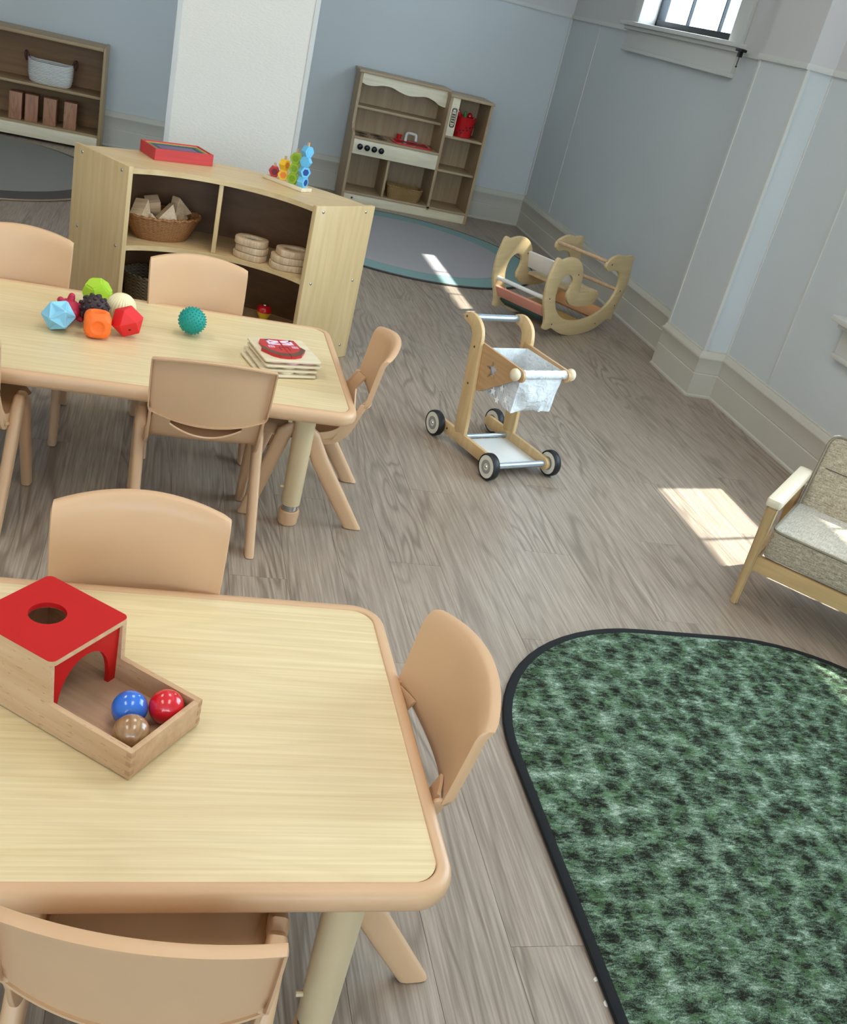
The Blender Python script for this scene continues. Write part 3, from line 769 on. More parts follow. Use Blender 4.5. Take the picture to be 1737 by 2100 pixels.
# --- hexagon stacker
hxs = thing('hexagon_stacker', 'wooden peg toy with stacked red, yellow, green and blue hexagons on the curved shelf', 'toy', (.4445, 3.9935, ZT+.0005), math.radians(-46))
obj('base', box(NB(), (-.1, -.03, 0), (.1, .03, .0125), .002), M_PALE, hxs)
beadc = {'r': plain('bead_red', (190, 34, 40), .45), 'y': plain('bead_yellow', (240, 190, 40), .45), 'g': plain('bead_green', (146, 178, 30), .45), 'b': plain('bead_blue', (106, 184, 222), .45)}
face = {'r': plain('face_red', (110, 14, 22), .5), 'y': plain('face_orange', (236, 130, 40), .5), 'g': plain('face_green', (122, 150, 14), .5), 'b': plain('face_navy', (12, 60, 130), .5)}
for k_, (px, n, yaws) in {'r': (-.07, 1, [.75]), 'y': (-.024, 2, [.65, 1.6]), 'g': (.026, 3, [.35, .55, .45]), 'b': (.074, 4, [1.7, 1.15, .35, 1.35])}.items():
    ff = .0372
    obj('peg', cyl(NB(), (px, 0, .0122), (px, 0, .0122+ff*n+.014), .0045, seg=12), M_BEECH_P, hxs)
    for i in range(n):
        R_ = ff/2/math.cos(PI/6)
        hexo = [(R_*math.cos(PI/3*j), R_*math.sin(PI/3*j)) for j in range(6)]
        Mx = T(px, 0, .0127+ff*(i+.5)) @ RZ(yaws[i]) @ RX(PI/2)
        b = obj('hexagon_bead', prism(NB(), hexo, .026, Mx @ T(0, 0, -.013), bev=.0015), beadc[k_], hxs, 0)
        obj('face_inlay', prism(NB(), [(x*.6, y*.6) for x, y in hexo], .0012, Mx @ T(0, 0, .0128)), face[k_] if not (k_ == 'b' and i > 1) else beadc['b'], b, 0)

# ------------------------------------------------------------------ play kitchen
KX, KY = 1.155, 7.02
kt = thing('play_kitchen', 'birch play kitchen with black knobs and red sink against the back wall', 'toy kitchen', (KX, KY, 0))
W_, D_, TH = .905, .31, .018; XM = .603; YH = .10     # tower divider x, hutch front offset
M_KF = wood('kitchen_pale_face', (246, 234, 206), (230, 214, 180), 0, .45, fine=30, along=3, lines=.2)
M_KB = wood('kitchen_body', (190, 162, 126), (168, 138, 102), 2, .45, fine=38, along=2.2, lines=.12)
M_KS = wood('kitchen_shelf_wood', (192, 166, 132), (170, 142, 108), 0, .45, fine=38, along=2.2, lines=.12)
# left side: full depth below, stepped back above with a curve
sp_ = [(0, 0), (0, .44), (.012, .452), (.07, .47), (.095, .50), (YH, .53), (YH, .825), (D_, .825), (D_, 0)]
Mside = lambda x: Matrix(((0, 0, 1, x), (1, 0, 0, 0), (0, 1, 0, 0), (0, 0, 0, 1)))
obj('side_panel', prism(NB(), sp_, TH, Mside(0)), M_KB, kt)
obj('side_panel', prism(NB(), [(0, 0), (0, .805), (D_, .805), (D_, 0)], TH, Mside(W_-TH)), M_KB, kt)
obj('tower_divider', prism(NB(), [(0, .05), (0, .80), (.04, .818), (D_, .818), (D_, .05)], TH, Mside(XM)), M_KB, kt)
obj('back_panel', box(NB(), (TH, D_-.012, .05), (W_-TH, D_-.004, .80)), M_KB, kt, 0)
obj('hutch_top', box(NB(), (-.012, YH-.012, .818), (XM+TH, D_, .834), .003), M_KS, kt)
obj('tower_top', box(NB(), (XM-.004, -.008, .80), (W_+.008, D_, .817), .003), M_KS, kt)
obj('shelf', box(NB(), (TH, YH+.015, .597), (XM, D_-.012, .613), .002), M_KS, kt)
obj('countertop', box(NB(), (TH-.004, -.008, .418), (XM, D_-.012, .434), .003), M_KS, kt)
obj('shelf', box(NB(), (XM+TH, .01, .542), (W_-TH, D_-.012, .557), .002), M_KS, kt)
obj('shelf', box(NB(), (XM+TH, .03, .315), (W_-TH, D_-.012, .330), .002), M_KS, kt)
obj('bottom_board', box(NB(), (TH, .0, .058), (W_-TH, D_-.012, .074), .002), M_KS, kt)
obj('divider', box(NB(), (.272, .01, .075), (.288, D_-.012, .320), .002), M_KB, kt)
obj('kick_board', box(NB(), (TH, .004, .0), (W_-TH, .02, .058), .002), M_KF, kt)
dr = obj('drawer_front', box(NB(), (TH, -.004, .322), (XM, .012, .418), .003), M_KF, kt)
for i in range(4):
    bm = NB(); x = .062+.049*i; cyl(bm, (x, -.004, .374), (x, -.020, .374), .010, .012, 18); sphere(bm, (x, -.022, .374), .0195, (1, .62, 1), 18, 10)
    obj('knob', bm, M_BLACKG, dr)
pts = [(TH, .818), (TH, .757), (.05, .748), (.10, .750), (.16, .764), (.22, .765), (.28, .748), (.34, .738), (.40, .745), (.46, .755), (.52, .742), (.56, .722), (XM, .716), (XM, .818)]
obj('valance', prism(NB(), pts[:1]+catmull(pts[1:-1], 4, False)+pts[-1:], .014, Matrix(((1, 0, 0, 0), (0, 0, 1, YH), (0, 1, 0, 0), (0, 0, 0, 1)))), M_KF, kt)
# burners: printed rings
M_INK = plain('black_print', (36, 32, 30), .6, var=0)
for bx, by, r in ((.075, .06, .042), (.085, .175, .040), (.205, .085, .044), (.20, .20, .042)):
    bm = NB()
    for q in (1.0, .62, .30):
        tube(bm, [(bx+r*q*math.cos(a), by+r*q*math.sin(a), .4343) for a in [2*PI*i/32 for i in range(32)]], .0035, 6, True, squash=.3)
    obj('burner_print', bm, M_INK, kt)
sk = obj('sink', prism(NB(), rrect(.29, .03, .57, .25, .05, 8), .008, T(0, 0, .434), [rrect(.315, .055, .545, .225, .035, 8)], bev=.003), M_GLOSSR, kt)
obj('sink_basin', box(NB(), (.31, .05, .4342), (.55, .23, .4362)), plain('sink_deep_red', (150, 14, 24), .35, var=0), sk, 0)
fc = obj('faucet', tube(NB(), catmull([(.405, .215, .44), (.405, .215, .478), (.410, .212, .492), (.425, .205, .496), (.452, .19, .496), (.466, .182, .490), (.470, .18, .455)], 4, False), .0095, 10), M_WHITE, kt)
bm = NB(); cyl(bm, (.36, .235, .44), (.36, .235, .475), .014, .02, 16); obj('tap_handle', bm, M_GLOSSR, kt)
# microwave strip with printed keypad
mw = obj('control_strip', box(NB(), (XM+TH, -.002, .557), (XM+TH+.052, .010, .80), .002), M_KF, kt)
bm = NB()
def outline2(bm, x0, z0, x1, z1, r, y=-.003, th=.0022): tube(bm, [(x, y, z) for x, z in rrect(x0, z0, x1, z1, r, 4)], th, 6, True)
cxm = XM+TH+.026
outline2(bm, cxm-.016, .615, cxm+.016, .735, .012); outline2(bm, cxm-.011, .713, cxm+.011, .729, .004, th=.0016); outline2(bm, cxm-.011, .620, cxm+.011, .632, .004, th=.0016)
for i in range(4):
    for j in range(3): box(bm, (cxm-.0105+.0075*j, -.0035, .642+.016*i), (cxm-.0045+.0075*j, -.0025, .653+.016*i))
obj('keypad_print', bm, M_INK, mw, 0)
obj('star_mark', prism(NB(), star(.075, .034, .011, .005), .001, Matrix(((1, 0, 0, 0), (0, 0, 1, .003), (0, 1, 0, 0), (0, 0, 0, 1)))), M_INK, kt, 0)
# red pot of toy vegetables in the tower
pt = thing('toy_bucket', 'red spotted toy bucket on the upper right kitchen shelf', 'bucket', (KX+XM+TH+.135, KY+.11, .5575))
obj('body', lathe(NB(), [(0, 0), (.062, 0), (.066, .004), (.080, .13), (.082, .134), (.078, .134), (.064, .01), (0, .01)], seg=36), plain('bucket_red', (196, 22, 30), .3), pt)
bm = NB()
for i in range(34):
    a = i*2.39996; z = .016+.105*((i*.7548) % 1); r = .0665+.0135*(z/.13)+.0002
    sphere(bm, (r*math.cos(a), r*math.sin(a), z), .0055, (1, 1, 1.2), 8, 5)
o = obj('seed_spots', bm, plain('bucket_spot', (70, 8, 14), .5, var=0), pt)
def veg(name, lab, bmf, m, loc, rot): 
    o = obj(name, bmf, m); tag(o, lab, 'toy food', 'toy vegetables in the red bucket'); o.location = loc; o.rotation_euler = rot; return o
bx_, by_ = KX+XM+TH+.135, KY+.11
veg('toy_vegetable', 'red curved toy pepper sticking out of the red bucket at left', tube(NB(), [(0, 0, 0), (0, 0, .05), (-.012, 0, .085), (-.035, 0, .10)], [.020, .019, .014, .004], 10), M_GLOSSR, (bx_-.035, by_, .635), (0, -.15, 0))
veg('toy_vegetable', 'green toy leaf stalk in the middle of the red bucket', tube(NB(), [(0, 0, 0), (-.003, 0, .05), (-.012, 0, .09)], [.012, .013, .007], 10), plain('leaf_green', (60, 130, 50), .5), (bx_-.004, by_-.01, .63), (0, .1, 0))
veg('toy_vegetable', 'cream toy garlic at the front right of the red bucket', lathe(NB(), [(0, 0), (.018, .005), (.022, .025), (.016, .045), (.005, .06), (0, .066)], seg=14), plain('cream_toy', (222, 206, 186), .5), (bx_+.038, by_-.025, .632), (0, .35, 0))
veg('toy_vegetable', 'small red toy radish at the back right of the red bucket', sphere(NB(), (0, 0, 0), .02, (1, 1, 1.2), 14, 8), M_GLOSSR, (bx_+.038, by_+.028, .693), (0, 0, 0))
# little wicker tray basket below
wk = thing('wicker_tray', 'rectangular straw-coloured wicker basket in the lower kitchen compartment', 'basket', (KX+.435, KY+.085, .0745), math.radians(-2))
M_STRAW = wicker('straw_wicker', (186, 148, 92), (112, 80, 42), 52, 11)
bm = NB(); rows = []
for z, s, inn in ((0, .88, 0), (.03, .94, 0), (.06, .98, 0), (.082, 1.0, 0), (.086, .985, 0), (.082, .955, 0), (.05, .93, 0), (.012, .86, 0)):
    rows.append([bm.verts.new((x, y, z)) for x, y in rrect(-.125*s, -.075*s, .125*s, .075*s, .035*s, 8)])
for A, B in zip(rows, rows[1:]):
    for i in range(len(A)): bm.faces.new((A[i], A[(i+1) % len(A)], B[(i+1) % len(A)], B[i]))
bm.faces.new(rows[0]); bm.faces.new(rows[-1]); obj('bowl', bm, M_STRAW, wk, 60)
obj('rim', tube(NB(), [(x, y, .084+.002*math.sin(i*1.9)) for i, (x, y) in enumerate(rrect(-.123, -.073, .123, .073, .034, 14))], .005, 6, True), M_STRAW, wk)

# ------------------------------------------------------------------ low wall shelf at left
LX0, LX1, LY = -1.62, -.425, 7.04
ls = thing('wall_shelf', 'low birch shelf against the back wall at upper left', 'shelf', (LX1, LY, 0))
Wd = LX1-LX0; D2 = .29
M_LT = wood('wall_shelf_wood', (184, 156, 116), (162, 132, 92), 0, .45, fine=38, along=2.2, lines=.12)
M_LZ = wood('wall_shelf_side', (184, 156, 116), (162, 132, 92), 2, .45, fine=38, along=2.2, lines=.12)
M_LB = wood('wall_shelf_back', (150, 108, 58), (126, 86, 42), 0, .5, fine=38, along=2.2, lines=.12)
obj('side_panel', box(NB(), (-.018, 0, 0), (0, D2, .624), .003), M_LZ, ls); obj('side_panel', box(NB(), (-Wd, 0, 0), (-Wd+.018, D2, .624), .003), M_LZ, ls)
obj('top_board', box(NB(), (-Wd+.018, .0, .602), (-.018, D2, .621), .002), M_LT, ls)
obj('middle_shelf', box(NB(), (-Wd+.018, .012, .318), (-.018, D2-.01, .334), .002), M_LT, ls)
obj('bottom_board', box(NB(), (-Wd+.018, .012, .085), (-.018, D2-.01, .101), .002), M_LT, ls)
obj('kick_board', box(NB(), (-Wd+.018, .004, .015), (-.018, .018, .086), .002), M_KF, ls)
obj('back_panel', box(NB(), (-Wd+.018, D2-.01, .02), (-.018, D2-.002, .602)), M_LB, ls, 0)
# rope basket
M_ROPE = NT('cotton_rope'); v = M_ROPE.coords(); sx_ = M_ROPE.add('ShaderNodeSeparateXYZ'); M_ROPE.link(v, sx_.inputs[0])
h = M_ROPE.math('SINE', M_ROPE.math('MULTIPLY', sx_.outputs[2], 2*PI/.0085)); M_ROPE.base(lin((246, 243, 236))); M_ROPE.rough(.9); M_ROPE.bump(h, .7, .004); M_ROPE = M_ROPE.m
rk = thing('rope_basket', 'white cotton rope basket with brown leather handles on the wall shelf', 'basket', (-.752, LY+.12, .3345), math.radians(-4))
bm = NB(); rows = []
for z, s in ((0, .82), (.012, .92), (.05, .98), (.10, 1.0), (.128, 1.0), (.128, .965), (.10, .96), (.05, .93), (.012, .85)):
    n = 48; row = []
    for i in range(n):
        a = 2*PI*i/n; c, s_ = math.cos(a), math.sin(a)
        lift = .014*abs(c)**6 if z > .09 else 0
        row.append(bm.verts.new((.135*s*math.copysign(abs(c)**.8, c), .085*s*math.copysign(abs(s_)**.8, s_), z+lift)))
    rows.append(row)
for A, B in zip(rows, rows[1:]):
    for i in range(len(A)): bm.faces.new((A[i], A[(i+1) % len(A)], B[(i+1) % len(A)], B[i]))
bm.faces.new(rows[0]); bm.faces.new(rows[-1]); obj('bowl', bm, M_ROPE, rk, 60)
M_LEATH = plain('brown_leather', (70, 34, 26), .5)
for s in (-1, 1):
    obj('handle', tube(NB(), catmull([(s*.128, -.012, .128), (s*.140, -.010, .158), (s*.150, 0, .165), (s*.153, .0, .14), (s*.145, .004, .112)], 4, False), .0075, 8), M_LEATH, rk)
# unit blocks
BLK = [(-.9405, 'leftmost of the four upright brown blocks on the wall shelf'), (-.848, 'second upright brown block from the left on the wall shelf'), (-.737, 'third upright brown block from the left on the wall shelf'), (-.618, 'rightmost of the four upright brown blocks on the wall shelf')]
for i, (x, lab) in enumerate(BLK):
    o = obj('building_block', box(NB(), (-.038, -.045, 0), (.038, .045, .16), .003), M_REDWOOD); o.location = (x, LY+.09, .1015); o.rotation_euler = (0, 0, (-.03, .02, -.05, .03)[i]); tag(o, lab, 'block', 'upright blocks on the wall shelf')

# ------------------------------------------------------------------ armchair (rotated 45 deg)
def tweed():
    t = NT('tweed_fabric'); v = t.coords()
    a = t.noise(t.coords((260, 40, 260)), 1, 3, .7); b = t.noise(t.coords((40, 260, 260)), 1, 3, .7)
    f = t.math('ADD', t.math('MULTIPLY', a, .5), t.math('MULTIPLY', b, .5))
    t.base(t.ramp(f, [(.36, lin((120, 104, 82))), (.5, lin((164, 148, 122))), (.64, lin((198, 184, 160)))])); t.rough(.9); t.bump(f, .5, .002); t.p.inputs['Sheen Weight'].default_value = .6; return t.m
M_TWEED = tweed(); M_PIPE = plain('tweed_piping', (132, 122, 102), .8)
M_SOFA = wood('sofa_beech', (206, 172, 122), (184, 148, 98), 0, .4, fine=45, along=3, lines=.15)
M_SOFAZ = wood('sofa_beech_leg', (196, 164, 116), (174, 140, 94), 2, .4, fine=45, along=3, lines=.15)
M_ARM = wood('sofa_arm', (232, 216, 190), (216, 198, 166), 1, .35, fine=45, along=3, lines=.1)
sf = thing('armchair', 'small tweed-cushioned wooden armchair by the window at right', 'armchair', (1.73, 2.228, 0), math.radians(-45))
SW = .58
def tapered(bm, p0, p1, s0, s1):
    vs = []
    for p, (a, b) in ((p0, s0), (p1, s1)):
        for dx, dy in ((-1, -1), (1, -1), (1, 1), (-1, 1)): vs.append(bm.verts.new((p[0]+dx*a/2, p[1]+dy*b/2, p[2])))
    for f in ((3, 2, 1, 0), (4, 5, 6, 7), (0, 1, 5, 4), (1, 2, 6, 5), (2, 3, 7, 6), (3, 0, 4, 7)): bm.faces.new([vs[i] for i in f])
    bmesh.ops.bevel(bm, geom=list(bm.edges), offset=.004, segments=2, affect='EDGES'); return bm
for x in (.0, SW):
    obj('leg', tapered(NB(), (x, 0, 0), (x, -.028, .332), (.022, .026), (.03, .034)), M_SOFAZ, sf)
    obj('leg', tapered(NB(), (x, .36, 0), (x, .30, .332), (.022, .026), (.03, .034)), M_SOFAZ, sf)
    P = catmull([(-.021, -.045), (.021, -.045), (.024, .08), (.024, .20), (.020, .315), (0, .33), (-.02, .315), (-.024, .2), (-.024, .08)], 4)
    P = rrect(-.022, -.046, .022, .335, .008, 4)
    obj('armrest', prism(NB(), P, .026, T(x, 0, .331), bev=.006), M_ARM, sf)
obj('front_rail', box(NB(), (.012, -.012, .122), (SW-.012, .010, .168), .003), M_SOFA, sf)
for x in (.0, SW): obj('side_rail', box(NB(), (x-.01, .0, .128), (x+.01, .33, .165), .003), M_SOFA, sf)
obj('rear_rail', box(NB(), (.012, .31, .128), (SW-.012, .33, .168), .003), M_SOFA, sf)
sc_ = obj('seat_cushion', box(NB(), (.020, -.008, .170), (SW-.020, .31, .262), .018, seg=4), M_TWEED, sf, 60)
obj('piping', tube(NB(), [(x, y, .2585) for x, y in rrect(.022, -.006, SW-.022, .308, .022, 5)], .004, 6, True), M_PIPE, sc_)
Mb = T(0, .268, .225) @ RX(math.radians(-17))
bk = obj('back_cushion', box(NB(), (.022, 0, 0), (SW-.022, .085, .272), .03, Mb, seg=4), M_TWEED, sf, 60)
for yy in (.004, .081):
    obj('piping', tube(NB(), [tuple(Mb @ Vector((x, yy, z))) for x, z in rrect(.026, .006, SW-.026, .268, .034, 6)], .004, 6, True), M_PIPE, bk)
obj('seam', tube(NB(), [tuple(Mb @ Vector((x, -.0005, .165))) for x in (.05, SW*.5, SW-.05)], .0016, 5), plain('seam_thread', (84, 74, 60), .8), bk)
for x in (.06, SW-.06): obj('back_post', box(NB(), (x-.015, .088, -.08), (x+.015, .108, .23), .004, Mb), M_SOFAZ, sf)

# ------------------------------------------------------------------ shopping cart
ct = thing('push_cart', 'wooden toddler push cart with star cut-outs and white cloth bag', 'toy cart', (1.184, 3.073, 0), math.atan2(.349, .937))
AY = lambda a: .169-a
Mc = lambda x: Matrix(((0, 0, 1, x), (-1, 0, 0, .169), (0, 1, 0, 0), (0, 0, 0, 1)))   # (a,z) outline -> y=.169-a
up = [(.128, .066), (.148, .066), (.135, .20), (.121, .30), (.112, .37), (.108, .405), (.094, .436), (.066, .456), (.035, .464), (.008, .460), (-.012, .448), (-.010, .432), (.008, .424), (.030, .420), (.048, .405), (.056, .375), (.062, .32), (.075, .20), (.088, .066)]
M_CART = wood('cart_ply', (222, 190, 140), (202, 166, 116), 2, .4, fine=40, along=3, lines=.12)
M_CARTP = wood('cart_panel', (202, 162, 116), (184, 142, 96), 1, .4, fine=40, along=3, lines=.3, wide=10)
for s in (-1, 1):
    x = s*.108-.007
    rail = [(-.012, .030), (.0, .026), (.30, .026)] + arc(.338, .045, .022, -90, 90, 8) + [(.30, .068), (.02, .068)] + arc(.0, .045, .022, 90, 200, 6)
    sd = obj('side_frame', prism(NB(), rail, .014, Mc(x), bev=.002), M_CART, ct)
    obj('upright', prism(NB(), catmull(up, 3), .0142, Mc(x-.0001), bev=.002), M_CART, sd)
    pan = [(.085, .222), (.145, .230), (.315, .343), ] + arc(.325, .362, .021, -60, 90, 6) + [(.30, .384), (.085, .388)]
    obj('star_panel', prism(NB(), pan, .009, Mc(x+(.0145 if s < 0 else -.0095)), [star(.185, .322, .034, .015, 5, 100)]), M_CARTP, ct)
    for a, z in ((.004, .443), (.083, .365), (.098, .24), (.05, .047)):
        obj('bolt', cyl(NB(), (x-.0012 if s < 0 else x+.0005, AY(a), z), (x+.0135 if s < 0 else x+.0152, AY(a), z), .0042, seg=10), plain('bolt_dark', (92, 72, 50), .4), sd)
    # wheels
    for a in (0, .338):
        xo = s*.116 if s < 0 else s*.116
        w = obj('wheel', lathe(NB(), [(0, -.012), (.0385, -.012), (.0385, .012), (0, .012)], seg=36, M=T(s*.133, AY(a), .046) @ RY(PI/2)), plain('wheel_face', (224, 218, 200), .45), ct)
        obj('tyre', lathe(NB(), [(.039, -.0125), (.042, -.0138), (.0448, -.010), (.046, 0), (.0448, .010), (.042, .0138), (.039, .0125), (.038, .011), (.038, -.011), (.039, -.0125)], seg=40, M=T(s*.133, AY(a), .046) @ RY(PI/2)), M_BLACK, w)
        for sd_ in (-1, 1):
            obj('grey_ring', lathe(NB(), [(.0125, 0), (.0235, 0), (.0235, .0012), (.0125, .0012), (.0125, 0)], seg=32, M=T(s*.133+sd_*.0122, AY(a), .046) @ RY(sd_*PI/2)), plain('ring_grey', (150, 146, 138), .5), w)
            obj('axle_bolt', lathe(NB(), [(0, .003), (.004, .003), (.0055, 0), (0, 0)], seg=12, M=T(s*.133+sd_*.0125, AY(a), .046) @ RY(sd_*PI/2)), M_SCREW, w)
obj('handle_bar', cyl(NB(), (-.102, AY(.010), .443), (.102, AY(.010), .443), .0115), M_STEEL, ct)
obj('axle_tube', cyl(NB(), (-.125, AY(.338), .046), (.125, AY(.338), .046), .0105), M_STEEL, ct)
obj('axle_tube', cyl(NB(), (-.102, AY(.115), .047), (.102, AY(.115), .047), .007), M_STEEL, ct)
obj('platform', box(NB(), (-.101, AY(.325), .028), (.101, AY(.118), .037), .001), M_WHITE, ct)
obj('front_bar', cyl(NB(), (-.125, AY(.322), .366), (.125, AY(.322), .366), .0115), M_STEEL, ct)
for s in (-1, 1): obj('end_cap', sphere(NB(), (s*.118, AY(.322), .366), .021, (.75, 1, 1), 20, 12), M_PALE, ct)
# cloth bag
def cloth():
    t = NT('white_star_cloth'); v = t.coords((1, 1, 1)); f = t.noise(v, 30, 3)
    t.base(t.ramp(f, [(.3, lin((214, 216, 216))), (.7, lin((232, 233, 232)))])); t.rough(.8); t.bump(t.noise(v, 38, 3, .5, 1.2), .8, .012)
    t.p.inputs['Subsurface Weight'].default_value = 0; return t.m
bm = NB(); rows = []
n = 64
def bag_pt(i, k, K):
    f = k/K; a0, a1 = .115, .322-.012*f; xh = .089-.006*f
    per = i/n*4; e = int(per) % 4; s = per-int(per)
    cn = [(-xh, a1), (xh, a1), (xh, a0), (-xh, a0)]
    p, q = cn[e], cn[(e+1) % 4]
    x = p[0]+(q[0]-p[0])*s; a = p[1]+(q[1]-p[1])*s
    z = .375-.148*f + .006*math.sin(PI*s)*f
    wv = mnoise.noise(Vector((x*28, a*28, z*16+3)))*(.016 if e == 0 else .004)*min(1, f*3+.2)*(.5+f)
    cxx, ca = 0, .22
    d = Vector((x-cxx, a-ca)); d = d.normalized()*wv if d.length else d
    bulge = .012*math.sin(PI*f)*math.sin(PI*s) if e in (0, ) else 0
    return Vector((x+d.x, AY(a+d.y+bulge), z+(mnoise.noise(Vector((x*30, a*30, 9)))*.008*f)))
K = 12
for k in range(K+1): rows.append([bm.verts.new(bag_pt(i, k, K)) for i in range(n)])
for A, B in zip(rows, rows[1:]):
    for i in range(n): bm.faces.new((A[i], A[(i+1) % n], B[(i+1) % n], B[i]))
bm.faces.new(rows[-1])
bag = obj('cloth_bag', thicken(bm, .0015), cloth(), ct, 70)
bm = NB(); tube(bm, [(-.092+.184*i/16, AY(.322), .366) for i in range(17)], [.0145+.0012*math.sin(i*2.1) for i in range(17)], 12); obj('bag_sleeve', bm, MATS.get('x') or bag.data.materials[0], bag, 60)
M_STARP = plain('star_print', (246, 246, 244), .8, var=0)
for (y, z, s) in ((AY(.215), .262, .015), (AY(.255), .288, .012), (AY(.245), .243, .013), (AY(.285), .262, .011)):
    obj('star_print', prism(NB(), star(0, 0, s, s*.45, 5, 80), .0012, Matrix(((0, 0, 1, -.0985), (1, 0, 0, y), (0, 1, 0, z), (0, 0, 0, 1)))), M_STARP, bag, 0)

# ------------------------------------------------------------------ rocker
RK = [(-0.338,0.386),(-0.296,0.376),(-0.249,0.385),(-0.191,0.384),(-0.139,0.363),(-0.103,0.328),(-0.084,0.282),(-0.079,0.235),(-0.069,0.203),(0.099,0.199),(0.096,0.156),(0.051,0.133),(-0.061,0.133),(-0.127,0.145),(-0.166,0.172),(-0.175,0.202),(-0.162,0.233),(-0.162,0.267),(-0.188,0.294),(-0.225,0.299),(-0.261,0.276),(-0.277,0.232),(-0.269,0.180),(-0.232,0.120),(-0.163,0.078),(-0.073,0.057),(0.029,0.057),(0.124,0.076),(0.210,0.114),(0.264,0.173),(0.279,0.234),(0.265,0.277),(0.232,0.305),(0.184,0.314),(0.144,0.309),(0.108,0.326),(0.107,0.355),(0.146,0.381),(0.203,0.394),(0.273,0.386),(0.339,0.387),(0.355,0.323),(0.367,0.255),(0.356,0.188),(0.328,0.120),(0.314,0.077),(0.312,0.040),(0.270,0.047),(0.226,0.026),(0.147,-0.007),(0.049,-0.021),(-0.053,-0.022),(-0.140,-0.007),(-0.200,0.015),(-0.236,0.029),(-0.271,0.022),(-0.303,0.031),(-0.303,0.060),(-0.317,0.096),(-0.351,0.155),(-0.366,0.213),(-0.370,0.280),(-0.357,0.340)]
RW = .329; DZ = .0215
rk_ = thing('rocker_seat', 'wooden rocking climber with pastel slats beside the right wall', 'rocking toy', (2.102, 4.732, 0), .608)
Mr = lambda y: Matrix(((1, 0, 0, 0), (0, 0, 1, y), (0, 1, 0, DZ), (0, 0, 0, 1)))
M_ROCK = wood('rocker_ply', (216, 190, 144), (198, 170, 122), 0, .42, fine=36, along=3, lines=.15)
for y in (0, RW):
    sd = obj('side_panel', prism(NB(), catmull(RK, 3), .016, Mr(y), bev=.0025), M_ROCK, rk_, 40)
    for a, z in ((-.13, .30), (-.32, .185), (.30, .12), (-.24, .05), (.16, .03), (.15, .345), (.31, .2)):
        obj('screw', cyl(NB(), (a, y-.0012, z+DZ), (a, y+.0172, z+DZ), .004, seg=10), plain('bolt_dark', (92, 72, 50), .4), sd)
def slat(name, a, z, ang, w, t, m):
    Mx = T(a, 0, z+DZ) @ RY(-ang); bm = NB(); box(bm, (-w/2, .016, -t/2), (w/2, RW, t/2), .002, Mx); return obj(name, bm, m, rk_)
M_RW = plain('rocker_white', (228, 224, 216), .45)
slat('backrest_slat', -.107, .272, math.radians(-73), .085, .014, M_RW)
slat('seat_slat', -.02, .197, 0, .12, .014, M_ROCK); slat('seat_slat', .085, .197, 0, .06, .014, M_ROCK)
def rod(a, z, r, m): obj('rod', cyl(NB(), (a, .008, z+DZ), (a, RW+.008, z+DZ), r, seg=16), m, rk_)
rod(-.325, .178, .0105, M_RW); rod(.118, .358, .0095, M_BEECH_P); rod(.29, .205, .0095, M_BEECH_P)
slat('slat', -.305, .112, math.radians(-58), .062, .012, plain('pastel_pink', (222, 150, 128), .5))
slat('slat', -.235, .052, math.radians(-32), .065, .012, plain('dusk_green', (52, 84, 76), .5))
slat('slat', -.075, .012, math.radians(-6), .085, .012, plain('slate_navy', (62, 70, 104), .5))
slat('slat', .08, .012, math.radians(8), .09, .012, plain('mustard', (208, 164, 84), .5))
slat('slat', .235, .062, math.radians(32), .085, .012, plain('apricot', (216, 152, 98), .5))

# ------------------------------------------------------------------ rubber balls on the second table
def poly(bm, verts, rad, c):
    vs = [bm.verts.new(Vector(v).normalized()*rad) for v in verts]
    bmesh.ops.convex_hull(bm, input=vs)
    bmesh.ops.dissolve_limit(bm, angle_limit=.02, verts=bm.verts, edges=bm.edges)
    return bm
PH = (1+5**.5)/2
ICO = [(0, s, t*PH) for s in (-1, 1) for t in (-1, 1)] + [(s, t*PH, 0) for s in (-1, 1) for t in (-1, 1)] + [(s*PH, 0, t) for s in (-1, 1) for t in (-1, 1)]
CUBO = [(a, b, 0) for a in (-1, 1) for b in (-1, 1)] + [(a, 0, b) for a in (-1, 1) for b in (-1, 1)] + [(0, a, b) for a in (-1, 1) for b in (-1, 1)]
def fib(n):
    g = PI*(3-5**.5)
    return [Vector((math.sqrt(1-(1-2*(i+.5)/n)**2)*math.cos(g*i), math.sqrt(1-(1-2*(i+.5)/n)**2)*math.sin(g*i), 1-2*(i+.5)/n)) for i in range(n)]
def rubber(name, c): return plain(name, c, .55, bump=.05, bscale=500, var=.02)
GB = 'soft sensory balls on the second table'
def ball(name, lab, bm, m, x, y, r, rot=(0, 0, 0), smooth=0):
    o = obj(name, bm, m, None, smooth); o.rotation_euler = rot
    bpy.context.view_layer.update()
    zm = min((Euler(rot).to_matrix() @ v.co).z for v in o.data.vertices)
    o.location = (x, y, HT-zm+.0004); tag(o, lab, 'ball', GB); return o
bm = NB(); poly(bm, ICO, .045, None); bmesh.ops.triangulate(bm, faces=bm.faces)
pk = bmesh.ops.poke(bm, faces=list(bm.faces))
for v in pk['verts']: v.co = v.co*.80
bmesh.ops.bevel(bm, geom=list(bm.edges), offset=.0012, segments=1, affect='EDGES')
ball('sensory_ball', 'pale blue star-faceted rubber ball', bm, rubber('rubber_blue', (140, 200, 226)), -.229, 2.672, .045, (.35, .5, .2))
bm = NB(); sphere(bm, (0, 0, 0), .033, (1, 1, .92))
